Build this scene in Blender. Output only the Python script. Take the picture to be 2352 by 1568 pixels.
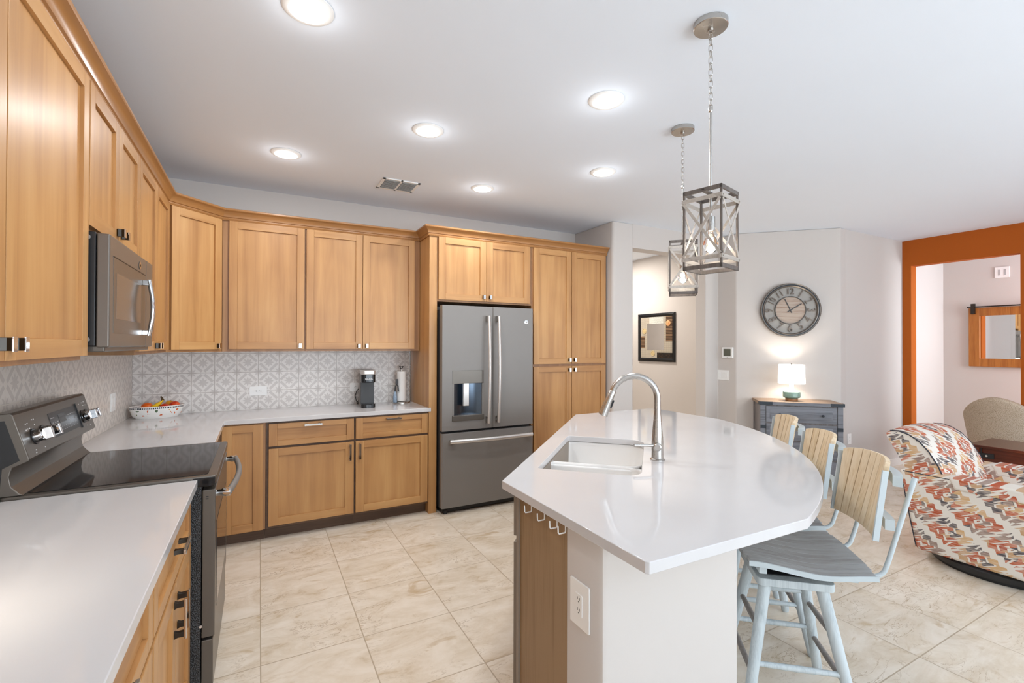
import bpy, bmesh, math, random
from mathutils import Vector, Matrix
from mathutils.geometry import tessellate_polygon
random.seed(7)
PI = math.pi
for o in list(bpy.data.objects): bpy.data.objects.remove(o, do_unlink=True)
SC = bpy.context.scene
COL = SC.collection

# ------------------------------------------------------------------ camera
CH = 1.47                      # camera height
YAW, PIT, ROL = math.radians(28.2215), math.radians(.398), math.radians(-.1573)
cy_, sy_, cp_, sp_ = math.cos(YAW), math.sin(YAW), math.cos(PIT), math.sin(PIT)
fw = Vector((sy_*cp_, cy_*cp_, sp_)); rt = Vector((cy_, -sy_, 0)); dn = fw.cross(rt)
cr, sr = math.cos(ROL), math.sin(ROL)
R_ = cr*rt + sr*dn; D_ = -sr*rt + cr*dn
cd = bpy.data.cameras.new('camera'); cam = bpy.data.objects.new('camera', cd); COL.objects.link(cam)
m = Matrix(((R_.x, -D_.x, -fw.x, 0), (R_.y, -D_.y, -fw.y, 0), (R_.z, -D_.z, -fw.z, CH), (0, 0, 0, 1)))
cam.matrix_world = m
cd.sensor_width = 36; cd.lens = 1080.17*36/2352; cd.clip_start = .02; cd.clip_end = 100
SC.camera = cam

# ------------------------------------------------------------------ world, view, daylight
SC.view_settings.view_transform = 'Standard'; SC.view_settings.look = 'None'
SC.view_settings.exposure = 0.26; SC.view_settings.gamma = 1; SC.view_settings.use_curve_mapping = False
w = bpy.data.worlds.new('world'); SC.world = w; w.use_nodes = True
w.node_tree.nodes['Background'].inputs[0].default_value = (.75, .86, 1, 1)
w.node_tree.nodes['Background'].inputs[1].default_value = 1.0

def area(name, loc, target, sx, sy, power, col=(1, 1, 1), shape='RECTANGLE', spread=180):
    l = bpy.data.lights.new(name, 'AREA'); l.shape = shape; l.size = sx; l.size_y = sy
    l.energy = power; l.color = col; l.spread = math.radians(spread)
    o = bpy.data.objects.new(name, l); COL.objects.link(o); o.location = loc
    o.rotation_euler = (Vector(target)-Vector(loc)).to_track_quat('-Z', 'Y').to_euler()
    return o
def point(name, loc, power, col=(1, 1, 1), r=.02):
    l = bpy.data.lights.new(name, 'POINT'); l.energy = power; l.color = col; l.shadow_soft_size = r
    o = bpy.data.objects.new(name, l); COL.objects.link(o); o.location = loc
    return o
DAY = (.82, .915, 1)
WARM = (1, .92, .82)
# daylight through the three windows behind the camera and the glazed door at the right
for i, wx in enumerate((.9, 3.1, 5.3)):
    area('window_daylight', (wx, -3.28, 1.35), (wx, 0, 4.9), 1.9, 2.0, (84, 74, 64)[i], DAY)
area('window_daylight', (6.95, -1.6, 1.3), (3.8, -1.6, 3.6), 2.0, 2.0, 26, DAY)
area('nook_fill_light', (7.7, .55, 1.7), (7.9, 2.5, 1.6), .8, 1.4, 50, DAY)  # unseen area lamp inside the windowless nook, brightens its walls

SC.cycles.max_bounces = 14; SC.cycles.diffuse_bounces = 8; SC.cycles.glossy_bounces = 6

# ------------------------------------------------------------------ node helpers
class E:
    """tiny expression wrapper over shader math nodes"""
    def __init__(s, nt, v): s.nt, s.v = nt, v
    def _m(s, op, *a):
        n = s.nt.nodes.new('ShaderNodeMath'); n.operation = op
        for i, x in enumerate((s,)+a):
            x = x.v if isinstance(x, E) else x
            if isinstance(x, (int, float)): n.inputs[i].default_value = x
            else: s.nt.links.new(x, n.inputs[i])
        return E(s.nt, n.outputs[0])
    def __add__(s, o): return s._m('ADD', o)
    def __sub__(s, o): return s._m('SUBTRACT', o)
    def __mul__(s, o): return s._m('MULTIPLY', o)
    def __truediv__(s, o): return s._m('DIVIDE', o)
    def __neg__(s): return s*-1
    def abs(s): return s._m('ABSOLUTE')
    def frac(s): return s._m('FRACT')
    def floor(s): return s._m('FLOOR')
    def lt(s, o): return s._m('LESS_THAN', o)
    def gt(s, o): return s._m('GREATER_THAN', o)
    def mx(s, o): return s._m('MAXIMUM', o)
    def mn(s, o): return s._m('MINIMUM', o)
    def pp(s, o): return s._m('PINGPONG', o)
    def atan2(s, o): return s._m('ARCTAN2', o)
    def sqrt(s): return s._m('SQRT')
    def sin(s): return s._m('SINE')
def sock(x): return x.v if isinstance(x, E) else x

class M:
    """material under construction"""
    def __init__(s, name, col=(.8, .8, .8), rough=.5, metal=0, spec=.5, coat=0, alpha=1, trans=0, emis=None, estr=0, ior=1.45):
        s.m = bpy.data.materials.new(name); s.m.use_nodes = True; s.nt = s.m.node_tree
        s.b = s.nt.nodes['Principled BSDF']
        i = s.b.inputs
        i['Base Color'].default_value = (*col, 1); i['Roughness'].default_value = rough
        i['Metallic'].default_value = metal; i['Specular IOR Level'].default_value = spec
        i['Coat Weight'].default_value = coat; i['Coat Roughness'].default_value = .28
        i['Transmission Weight'].default_value = trans; i['IOR'].default_value = ior
        if emis: i['Emission Color'].default_value = (*emis, 1); i['Emission Strength'].default_value = estr
        s.m.diffuse_color = (*col, 1)
    def n(s, t, **k):
        n = s.nt.nodes.new(t)
        for a, v in k.items(): setattr(n, a, v)
        return n
    def link(s, a, b): s.nt.links.new(sock(a), b)
    def co(s, scale=(1, 1, 1), rot=(0, 0, 0), loc=(0, 0, 0), src='Object'):
        t = s.n('ShaderNodeTexCoord'); mp = s.n('ShaderNodeMapping')
        mp.inputs['Scale'].default_value = scale; mp.inputs['Rotation'].default_value = rot; mp.inputs['Location'].default_value = loc
        s.link(t.outputs[src], mp.inputs[0]); return mp.outputs[0]
    def pos(s):
        g = s.n('ShaderNodeNewGeometry'); return g.outputs['Position']
    def xyz(s, v):
        n = s.n('ShaderNodeSeparateXYZ'); s.link(v, n.inputs[0]); return [E(s.nt, o) for o in n.outputs]
    def vec(s, x, y, z):
        n = s.n('ShaderNodeCombineXYZ')
        for i, a in enumerate((x, y, z)):
            if isinstance(a, (int, float)): n.inputs[i].default_value = a
            else: s.link(a, n.inputs[i])
        return n.outputs[0]
    def noise(s, vec, scale=5, detail=3, rough=.5, dist=0):
        n = s.n('ShaderNodeTexNoise'); s.link(vec, n.inputs['Vector'])
        n.inputs['Scale'].default_value = scale; n.inputs['Detail'].default_value = detail
        n.inputs['Roughness'].default_value = rough; n.inputs['Distortion'].default_value = dist
        return E(s.nt, n.outputs['Fac'])
    def ramp(s, fac, stops, interp='LINEAR'):
        n = s.n('ShaderNodeValToRGB'); s.link(fac, n.inputs[0]); cr = n.color_ramp; cr.interpolation = interp
        while len(cr.elements) > 1: cr.elements.remove(cr.elements[-1])
        for k, (p, c) in enumerate(stops):
            e = cr.elements[0] if k == 0 else cr.elements.new(p)
            e.position = p; e.color = (*c, 1) if len(c) == 3 else c
        return n.outputs[0]
    def mix(s, f, a, b, mode='MIX'):
        n = s.n('ShaderNodeMix', data_type='RGBA', blend_type=mode)
        for i, x in ((0, f), (6, a), (7, b)):
            x = sock(x)
            if isinstance(x, (int, float)): n.inputs[i].default_value = x
            elif isinstance(x, tuple): n.inputs[i].default_value = (*x, 1)
            else: s.link(x, n.inputs[i])
        return n.outputs[2]
    def base(s, c): s.link(c, s.b.inputs['Base Color']); return s
    def bump(s, h, strength=.2, dist=.01):
        n = s.n('ShaderNodeBump'); n.inputs['Strength'].default_value = strength; n.inputs['Distance'].default_value = dist
        s.link(h, n.inputs['Height']); s.link(n.outputs[0], s.b.inputs['Normal']); return s
    def rnd(s):
        return E(s.nt, s.n('ShaderNodeObjectInfo').outputs['Random'])

def srgb(r, g, b):
    f = lambda c: c/12.92 if c <= .04045 else ((c+.055)/1.055)**2.4
    return (f(r/255), f(g/255), f(b/255))

def wood(name, axis, dark, mid, light, rough=.40, scale=1.0, streak=1.0, coat=.2):
    k = M(name, mid, rough, coat=coat)
    sc = [9*scale]*3; sc[axis] = .55*scale
    r = k.rnd()
    v = k.co(tuple(sc)); add = k.n('ShaderNodeVectorMath', operation='ADD'); k.link(v, add.inputs[0]); k.link(k.vec(r*31, r*17, r*23), add.inputs[1])
    a = k.noise(add.outputs[0], 2.2, 5, .55, .6)
    sc2 = [70*scale]*3; sc2[axis] = 2.2*scale
    b = k.noise(k.co(tuple(sc2)), 2.0, 3, .6)
    cl = k.noise(k.co((1.6, 1.6, 1.0)), 2.0, 2, .5)
    f = a*.62 + b*(.2*streak) + cl*.28 + (r-.5)*.10
    k.base(k.ramp(f, [(.34, dark), (.52, mid), (.70, light)]))
    k.bump(b, .03, .002)
    return k.m
def metal(name, col, rough=.3, brushed=None, amt=.12):
    k = M(name, col, rough, metal=1)
    if brushed is not None:
        sc = [260]*3; sc[brushed] = 3
        b = k.noise(k.co(tuple(sc)), 1.0, 2, .5)
        k.link((b-.5)*amt+rough, k.b.inputs['Roughness']); k.bump(b, .02, .001)
    else:
        b = k.noise(k.co(), 30, 2); k.link((b-.5)*.04+rough, k.b.inputs['Roughness'])
    return k.m
def plain(name, col, rough=.5, var=.04, scale=6, **kw):
    k = M(name, col, rough, **kw)
    f = k.noise(k.co(), scale, 3, .5)
    k.base(k.ramp(f, [(.3, tuple(c*(1-var) for c in col)), (.7, tuple(min(1, c*(1+var)) for c in col))]))
    return k.m
def glow(name, col, st):
    return M(name, col, .5, emis=col, estr=st).m

# ------------------------------------------------------------------ materials
WD, WM, WL = srgb(164, 116, 68), srgb(187, 139, 86), srgb(202, 157, 102)
MAPLE_V = wood('maple_vertical', 2, WD, WM, WL, scale=.62, streak=.45)
MAPLE_H = wood('maple_horizontal', 0, WD, WM, WL, scale=.62, streak=.45)
MAPLE_D = wood('maple_frame', 2, srgb(142, 100, 64), srgb(165, 121, 80), srgb(180, 136, 92), scale=.62, streak=.45)
MAPLE_C = plain('maple_crown', srgb(160, 112, 64), .3, .08, 3, coat=.3)
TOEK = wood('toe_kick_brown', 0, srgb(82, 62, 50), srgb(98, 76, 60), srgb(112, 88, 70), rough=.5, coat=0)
ENDP = wood('island_panel_oak', 2, srgb(118, 92, 62), srgb(136, 108, 76), srgb(152, 124, 92), rough=.5, streak=2.2, coat=0)
FACEG = plain('island_face_grey', srgb(140, 128, 115), .45)

def wallmat(name, col):
    k = M(name, col, .9, spec=.25)
    p = k.pos()
    f = k.noise(p, 1.1, 2, .5)
    k.base(k.ramp(f, [(.3, tuple(c*.985 for c in col)), (.7, col)]))
    k.bump(k.noise(p, 90, 3, .6), .05, .003)
    return k.m
WALL = wallmat('wall_greige', srgb(206, 200, 195))
CEIL = wallmat('ceiling_white', srgb(234, 242, 252))
ORANGE = wallmat('wall_orange', srgb(176, 90, 30))
WHITEP = plain('white_plastic', srgb(240, 240, 238), .35, .01)
BASEB = plain('baseboard_white', srgb(225, 222, 218), .45, .01)

def floormat():
    k = M('floor_travertine', srgb(222, 208, 188), .22, spec=.5)
    x, y, z = k.xyz(k.pos())
    TX, TY = .4575, .4625
    u = (x-.0125)/TX; v = (y-2.443)/TY
    iu, iv = u.floor(), v.floor()
    du = (u.frac()-.5).abs(); dv = (v.frac()-.5).abs()
    grout = du.gt(.5-.0062).mx(dv.gt(.5-.0062))
    h = ((iu*12.9898+iv*78.233).sin()*43758.5453).frac()
    off = k.vec(x*1.0+h*37, y*1.0+h*19, h*11)
    st = k.vec((x+h*37)*1.3, (y+h*19)*3.0, h*7)
    n1 = k.noise(st, 1.9, 9, .68, 1.0)
    n2 = k.noise(off, 6.5, 8, .68, 1.4)
    n3 = k.noise(st, 2.6, 7, .62, 1.2)
    nm_ = k.noise(off, 2.2, 2, .5)
    c = k.ramp(n1*.75+n2*.25, [(.34, srgb(196, 176, 148)), (.44, srgb(217, 203, 183)), (.56, srgb(228, 217, 201)), (.70, srgb(235, 226, 213))])
    vein = ((n3-.5).abs()*-110+1).mx(0)*((nm_-.48)*8).mx(0).mn(1)
    c = k.mix(vein*.8, c, srgb(158, 132, 100))
    blot = k.ramp(n3, [(.60, (0, 0, 0)), (.70, (1, 1, 1))])
    bl = k.n('ShaderNodeRGBToBW'); k.link(blot, bl.inputs[0])
    c = k.mix(E(k.nt, bl.outputs[0])*.6, c, srgb(184, 156, 116))
    c = k.mix((h-.5)*.12+.04, c, srgb(205, 188, 164))
    c = k.mix(grout*.85, c, srgb(172, 155, 132))
    k.base(c)
    k.bump(grout*-1.0+n2*.05, .12, .002)
    k.link(n2*.12+.17+grout*.3, k.b.inputs['Roughness'])
    return k.m
FLOOR = floormat()

def tilemat(name, axis, o, dcol, lcol, gcol):
    k = M(name, lcol, .28, spec=.4)
    X = k.xyz(k.pos())
    u = (X[axis]-o)/.1566; v = (X[2]-.918)/.1585
    fu = u.frac()-.5; fv = v.frac()-.5
    au, av = fu.abs(), fv.abs()
    grout = au.gt(.486).mx(av.gt(.486))
    s = au+av; t = (au-av).abs()
    bar = ((s-.475).abs().lt(.092))*(t.lt(.37))
    def star(a, b, R2, R1):
        r = (a*a+b*b).sqrt(); th = a.atan2(b)*(8/(2*PI))
        tr = th.pp(.5)*2     # 0 at tip directions, 1 between
        return r.lt((tr*-(R2-R1))+R2)
    s1 = star(fu, fv, .245, .115)
    s2 = star(au*-1+.5, av*-1+.5, .245, .10)
    pat = bar.mx(s1).mx(s2)
    n = k.noise(k.pos(), 60, 4, .7)
    pm = pat*(n*.45+.5)
    c = k.mix(pm, lcol, dcol)
    c = k.mix(grout, c, gcol)
    k.base(c); k.bump(grout*-1, .25, .002)
    return k.m
TILE_B = tilemat('patterned_tile_back', 0, -.791, srgb(196, 190, 186), srgb(230, 226, 222), srgb(184, 176, 170))
TILE_L = tilemat('patterned_tile_left', 1, 4.53, srgb(196, 188, 180), srgb(226, 219, 211), srgb(226, 219, 208))

def quartz():
    k = M('white_quartz', srgb(206, 204, 204), .07, spec=.5)
    f = k.noise(k.pos(), 2.2, 4, .5)
    k.base(k.ramp(f, [(.3, srgb(201, 199, 199)), (.7, srgb(206, 204, 204))]))
    return k.m
QUARTZ = quartz()
SINKW = plain('white_composite', srgb(236, 234, 231), .2, .01)
STEEL = metal('brushed_nickel', srgb(190, 186, 181), .27)
STEELH = metal('brushed_nickel_across', srgb(198, 194, 189), .3, 0)
CHROME = metal('chrome', srgb(225, 225, 226), .06)
SLATE = plain('slate_steel', srgb(130, 126, 122), .46, .01, metal=.22)
SLATED = plain('slate_steel_dark', srgb(104, 98, 91), .3, .02, metal=.5)
MWSL = plain('slate_steel_brown', srgb(112, 105, 98), .32, .01, metal=.4)
SILVER = plain('satin_silver', srgb(214, 210, 206), .3, .01, metal=.7)
BLACKG = plain('black_gloss', (.012, .012, .013), .06, .1)
BLACKP = plain('black_plastic', (.02, .02, .021), .35, .1)
DGREY = plain('dark_grey_plastic', (.055, .056, .058), .4, .06)
DARKM = metal('gunmetal', srgb(70, 66, 62), .35)
def leather():
    k = M('black_textured_enamel', (.022, .022, .023), .3)
    v = k.n('ShaderNodeTexVoronoi'); k.link(k.co(), v.inputs['Vector']); v.inputs['Scale'].default_value = 260
    k.bump(E(k.nt, v.outputs['Distance']), .6, .003); return k.m
ENAMEL = leather()
WEATH = wood('weathered_grey_wood', 2, srgb(66, 60, 56), srgb(86, 78, 73), srgb(106, 98, 92), rough=.5, scale=2.0, streak=1.4, coat=0)
WASH = wood('whitewashed_metal', 0, srgb(136, 128, 120), srgb(164, 156, 147), srgb(184, 176, 168), rough=.4, scale=2.5, streak=1.2, coat=0)
BULB = glow('bulb_filament', (1, .84, .62), 28)
CANL = glow('recessed_diffuser', (1, .97, .93), 9)
def glassm(name, col=(1, 1, 1), rough=.0):
    k = M(name, col, rough, trans=1, ior=1.45); k.rnd(); return k.m
GLASS = glassm('clear_glass')
ICE = glassm('smoked_clear_acrylic', (.9, .88, .85), .05)
MIRROR = metal('mirror_silver', (.9, .9, .9), .01)
LCD = plain('lcd_olive', srgb(96, 98, 84), .3, .02)
LETTERW = plain('white_print', (.8, .8, .8), .5, .01)
LETTERG = plain('grey_print', (.45, .45, .45), .5, .01)

def paintwood(name, c1, c2, c3, axis=2, scale=1.5):
    return wood(name, axis, c1, c2, c3, rough=.5, scale=scale, streak=2.0, coat=0)
BLUEW = paintwood('stool_pale_blue_paint', srgb(136, 146, 151), srgb(174, 184, 188), srgb(196, 205, 208))
BLUEX = paintwood('stool_seat_grey', srgb(126, 124, 122), srgb(146, 144, 142), srgb(168, 170, 170), 0)
BLUEM = plain('stool_blue_metal', srgb(188, 198, 202), .4, .02)
RUNGW = paintwood('stool_rung_grey_brown', srgb(104, 98, 94), srgb(128, 121, 116), srgb(146, 140, 136))
SLATN = paintwood('stool_back_natural', srgb(186, 158, 120), srgb(208, 184, 148), srgb(222, 203, 174))
CHESTW = paintwood('chest_blue_grey', srgb(74, 76, 82), srgb(100, 103, 110), srgb(128, 131, 138), 0, 1.2)
CHESTV = paintwood('chest_grey_brown', srgb(86, 80, 78), srgb(112, 106, 104), srgb(134, 130, 130), 2, 1.2)
CHESTT = paintwood('chest_top_brown', srgb(120, 98, 80), srgb(148, 124, 104), srgb(166, 144, 124), 0, 1.2)
IRON = plain('blackened_iron', srgb(46, 54, 62), .45, .1)
REDW = wood('mahogany', 1, srgb(54, 20, 10), srgb(92, 38, 20), srgb(122, 58, 32), rough=.2, scale=1.2)
RUSTIC = wood('rustic_pine', 2, srgb(110, 60, 16), srgb(150, 88, 28), srgb(176, 112, 46), rough=.5, scale=1.2, streak=2)
FRAMEB = plain('black_picture_frame', srgb(24, 24, 26), .2, .1)
SHADE = M('lamp_shade_linen', srgb(250, 247, 242), .9, emis=(1, .95, .88), estr=1.15)
SHADE.base(SHADE.ramp(SHADE.noise(SHADE.co((1, 1, 1)), 120, 2), [(.3, srgb(244, 240, 234)), (.7, srgb(252, 250, 246))])); SHADE = SHADE.m
CELAD = plain('celadon_glaze', srgb(128, 156, 146), .1, .06)
CREAMG = plain('cream_glaze', srgb(226, 226, 212), .1, .03)
COPPER = plain('tan_clay', srgb(150, 104, 66), .4, .05)
PAPER = plain('white_paper', srgb(244, 243, 240), .9, .01)

def ikat(name, a, b, k_=1.0):
    """ikat style diamonds, laid on the plane of object axes a and b"""
    k = M(name, srgb(225, 218, 208), .85, spec=.2)
    X = k.xyz(k.co())
    u, v = X[a]*k_, X[b]
    j = k.noise(k.vec(u, v, 0), 7, 3, .6)
    saw = ((v*31).frac()-.5)*.030      # ragged, feathered edges
    uu = u + (j-.5)*.030 + saw
    s = uu/.29 + v/.25; t = uu/.29 - v/.25
    fs, ft = (s.frac()-.5), (t.frac()-.5)
    cell = ((s.floor()*12.9898+t.floor()*78.233).sin()*43758.5453).frac()
    m_ = (fs.abs()*.95).mx(ft.abs()*1.10)
    ring = m_.gt(.255)*m_.lt(.425)*((fs+ft).abs().gt(.045))
    core = (m_.gt(.085)*m_.lt(.215)).mx(m_.lt(.028))
    st = k.noise(k.vec(u*8, v*95, 0), 1.0, 3, .6)
    q = ft.gt(0)*.30 + fs.gt(0)*.17 + cell*.35 + m_.lt(.24)*.27
    pk = (q + (k.noise(k.vec(u, v, 3), 5.0, 1, .5)-.5)*.5).frac()
    pal = k.ramp(pk, [(0, srgb(176, 84, 54)), (.22, srgb(204, 166, 120)), (.34, srgb(150, 128, 118)), (.46, srgb(88, 84, 88)), (.56, srgb(184, 96, 64)), (.74, srgb(190, 152, 114)), (.86, srgb(168, 78, 54))], 'CONSTANT')
    pal = k.mix(((st-.40)*1.7).mx(0), pal, srgb(222, 206, 190))
    mask = ring.mx(core)
    c = k.mix(mask, srgb(222, 215, 205), pal)
    k.base(c)
    k.bump(k.noise(k.co((1, 1, 1)), 300, 2), .15, .002)
    return k.m
IK_YZ = ikat('ikat_side', 1, 2); IK_XZ = ikat('ikat_front', 0, 2); IK_XY = ikat('ikat_top', 0, 1)
PIPING = plain('navy_piping', srgb(52, 54, 62), .7, .05)
def boucle():
    k = M('woven_tan_boucle', srgb(196, 176, 152), .9, spec=.15)
    v = k.n('ShaderNodeTexVoronoi'); k.link(k.co((1, 1, 1.0)), v.inputs['Vector']); v.inputs['Scale'].default_value = 240
    d = E(k.nt, v.outputs['Distance'])
    k.base(k.ramp(d, [(.12, srgb(228, 212, 192)), (.5, srgb(208, 188, 164)), (.8, srgb(172, 150, 124))]))
    k.bump(d*-1, .7, .006); return k.m
BOUCLE = boucle()

# ------------------------------------------------------------------ mesh builder
class B:
    def __init__(s): s.v = []; s.f = []; s.mi = []
    def mark(s): return len(s.v)
    def add(s, vs, fs, m=0):
        o = len(s.v); s.v += [Vector(p) for p in vs]
        for f in fs: s.f.append([o+i for i in f]); s.mi.append(m)
        return s
    def box(s, x0, y0, z0, x1, y1, z1, m=0):
        x0, x1 = min(x0, x1), max(x0, x1); y0, y1 = min(y0, y1), max(y0, y1); z0, z1 = min(z0, z1), max(z0, z1)
        return s.add([(x0, y0, z0), (x1, y0, z0), (x1, y1, z0), (x0, y1, z0), (x0, y0, z1), (x1, y0, z1), (x1, y1, z1), (x0, y1, z1)],
                     [(0, 3, 2, 1), (4, 5, 6, 7), (0, 1, 5, 4), (1, 2, 6, 5), (2, 3, 7, 6), (3, 0, 4, 7)], m)
    def hexa(s, b, t, m=0):
        return s.add(list(b)+list(t), [(0, 3, 2, 1), (4, 5, 6, 7), (0, 1, 5, 4), (1, 2, 6, 5), (2, 3, 7, 6), (3, 0, 4, 7)], m)
    def prism(s, poly, z0, z1, m=0, ax='z'):
        a = sum(poly[i][0]*poly[(i+1) % len(poly)][1]-poly[(i+1) % len(poly)][0]*poly[i][1] for i in range(len(poly)))
        if a < 0: poly = poly[::-1]
        n = len(poly)
        P = {'z': lambda p, z: (p[0], p[1], z), 'y': lambda p, z: (p[0], z, p[1]), 'x': lambda p, z: (z, p[0], p[1])}[ax]
        vs = [P(p, z0) for p in poly]+[P(p, z1) for p in poly]
        fs = [list(range(n))[::-1], list(range(n, 2*n))]+[(i, (i+1) % n, (i+1) % n+n, i+n) for i in range(n)]
        if ax == 'y': fs = [list(f)[::-1] for f in fs]
        return s.add(vs, fs, m)
    def holed(s, outer, hole, z0, z1, m=0):
        al = list(outer)+list(hole); N = len(al); no = len(outer)
        bm = bmesh.new(); bv = [bm.verts.new((*p, 0)) for p in al]; bm.verts.index_update()
        for st, n in ((0, no), (no, len(hole))):
            for i in range(n): bm.edges.new((bv[st+i], bv[st+(i+1) % n]))
        bmesh.ops.triangle_fill(bm, use_beauty=True, use_dissolve=False, edges=bm.edges[:], normal=(0, 0, 1))
        tri = [[v.index for v in f.verts] for f in bm.faces]; bm.free()
        vs = [(*p, z1) for p in al]+[(*p, z0) for p in al]; fs = []
        for t in tri:
            a, b, c = [al[i] for i in t]
            up = (b[0]-a[0])*(c[1]-a[1])-(b[1]-a[1])*(c[0]-a[0]) > 0
            t = tuple(t) if up else tuple(t)[::-1]
            fs += [t, tuple(i+N for i in t[::-1])]
        for st, n in ((0, no), (no, len(hole))):
            for i in range(n):
                a, b = st+i, st+(i+1) % n; fs.append((a, b, b+N, a+N))
        return s.add(vs, fs, m)
    def frame(s, d):
        d = Vector(d).normalized(); u = d.orthogonal().normalized()
        if abs(d.z) < .99: u = Vector((0, 0, 1)).cross(d).normalized()
        return u, d.cross(u)
    def cyl(s, p0, p1, r0, r1=None, n=20, m=0, caps=True):
        r1 = r0 if r1 is None else r1; p0, p1 = Vector(p0), Vector(p1); u, w_ = s.frame(p1-p0)
        vs = [p0+r0*(math.cos(2*PI*i/n)*u+math.sin(2*PI*i/n)*w_) for i in range(n)]+[p1+r1*(math.cos(2*PI*i/n)*u+math.sin(2*PI*i/n)*w_) for i in range(n)]
        fs = [(i, (i+1) % n, (i+1) % n+n, i+n) for i in range(n)]
        if caps: fs += [list(range(n))[::-1], list(range(n, 2*n))]
        return s.add(vs, fs, m)
    def tube(s, pts, r, n=10, m=0, closed=False, sx=1, up=None):
        pts = [Vector(p) for p in pts]; N = len(pts); vs = []
        rs = r if isinstance(r, (list, tuple)) else [r]*N
        pu = None
        for i, p in enumerate(pts):
            a = pts[i-1] if (i > 0 or closed) else p; b = pts[(i+1) % N] if (i < N-1 or closed) else p
            t = (b-a).normalized()
            if pu is None: pu = Vector(up) if up else s.frame(t)[0]
            u = (pu-t*pu.dot(t)).normalized(); w_ = t.cross(u); pu = u
            vs += [p+rs[i]*(math.cos(2*PI*k/n)*u*sx+math.sin(2*PI*k/n)*w_) for k in range(n)]
        fs = []
        for i in range(N if closed else N-1):
            j = (i+1) % N
            for k in range(n): fs.append((i*n+k, i*n+(k+1) % n, j*n+(k+1) % n, j*n+k))
        if not closed: fs += [list(range(n))[::-1], list(range((N-1)*n, N*n))]
        return s.add(vs, fs, m)
    def lathe(s, prof, c=(0, 0, 0), n=32, m=0, ax='z', sx=1, sy=1):
        vs = []; K = len(prof); c = Vector(c)
        for r, z in prof:
            for i in range(n):
                a = 2*PI*i/n; x, y = r*math.cos(a)*sx, r*math.sin(a)*sy
                vs.append(c+Vector({'z': (x, y, z), 'y': (x, -z, y), 'x': (z, x, y)}[ax]))
        fs = []
        for k in range(K-1):
            for i in range(n): fs.append((k*n+i, k*n+(i+1) % n, (k+1)*n+(i+1) % n, (k+1)*n+i))
        if prof[0][0] > 1e-6: fs.append(list(range(n))[::-1])
        if prof[-1][0] > 1e-6: fs.append(list(range((K-1)*n, K*n)))
        return s.add(vs, fs, m)
    def grid(s, fn, nu, nv, m=0, thick=0):
        vs = [Vector(fn(i/nu, j/nv)) for i in range(nu+1) for j in range(nv+1)]
        q = lambda i, j: i*(nv+1)+j
        fs = [(q(i, j), q(i+1, j), q(i+1, j+1), q(i, j+1)) for i in range(nu) for j in range(nv)]
        if thick:
            nr = [Vector((0, 0, 0)) for _ in vs]
            for f in fs:
                a, b, c, d = [vs[t] for t in f]; n_ = (c-a).cross(d-b)
                for t in f: nr[t] += n_
            N = len(vs); vs2 = [p-nr[i].normalized()*thick for i, p in enumerate(vs)]
            fs2 = [tuple(t+N for t in f[::-1]) for f in fs]
            rim = [q(i, 0) for i in range(nu+1)]+[q(nu, j) for j in range(1, nv+1)]+[q(i, nv) for i in range(nu-1, -1, -1)]+[q(0, j) for j in range(nv-1, 0, -1)]
            rf = [(rim[(k+1) % len(rim)], rim[k], rim[k]+N, rim[(k+1) % len(rim)]+N) for k in range(len(rim))]
            return s.add(vs+vs2, fs+fs2+rf, m)
        return s.add(vs, fs, m)
    def sweep(s, prof, path, m=0):
        """prof (out, z); out is to the right of the path direction (plan)"""
        P = [Vector((*p, 0)) for p in path]; n = len(prof); vs = []
        for i, p in enumerate(P):
            d0 = (P[i]-P[i-1]).normalized() if i else (P[1]-P[0]).normalized()
            d1 = (P[i+1]-P[i]).normalized() if i < len(P)-1 else d0
            n0, n1 = Vector((d0.y, -d0.x, 0)), Vector((d1.y, -d1.x, 0))
            b = (n0+n1).normalized(); sc = 1/max(.2, b.dot(n0))
            vs += [p+b*sc*o+Vector((0, 0, z)) for o, z in prof]
        fs = [(i*n+k, (i+1)*n+k, (i+1)*n+(k+1) % n, i*n+(k+1) % n) for i in range(len(P)-1) for k in range(n)]
        fs += [list(range(n)), list(range((len(P)-1)*n, len(P)*n))[::-1]]
        return s.add(vs, fs, m)
    def xf(s, mk, mat):
        for i in range(mk, len(s.v)): s.v[i] = mat @ s.v[i]
        return s
    def build(s, name, mats, parent=None, loc=(0, 0, 0), rz=0, bevel=0, seg=2, ang=35, subs=0, fix=False):
        me = bpy.data.meshes.new(name); me.from_pydata([tuple(p) for p in s.v], [], s.f)
        mats = mats if isinstance(mats, (list, tuple)) else [mats]
        for mm in mats: me.materials.append(mm)
        me.polygons.foreach_set('material_index', s.mi)
        bm = bmesh.new(); bm.from_mesh(me)
        if fix: bmesh.ops.remove_doubles(bm, verts=bm.verts, dist=1e-5)
        bmesh.ops.recalc_face_normals(bm, faces=bm.faces)
        bm.to_mesh(me); bm.free()
        me.polygons.foreach_set('use_smooth', [True]*len(me.polygons))
        me.set_sharp_from_angle(angle=math.radians(ang)); me.update()
        o = bpy.data.objects.new(name, me); COL.objects.link(o); o.location = loc; o.rotation_euler = (0, 0, rz)
        if parent: o.parent = parent
        if bevel:
            b = o.modifiers.new('bevel', 'BEVEL'); b.width = bevel; b.segments = seg; b.limit_method = 'ANGLE'; b.angle_limit = math.radians(40)
            b.harden_normals = True
        if subs:
            b = o.modifiers.new('subdivision', 'SUBSURF'); b.levels = b.render_levels = subs
        return o
def tag(o, label=None, cat=None, group=None, kind=None):
    if label: o['label'] = label
    if cat: o['category'] = cat
    if group: o['group'] = group
    if kind: o['kind'] = kind
    return o
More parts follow.
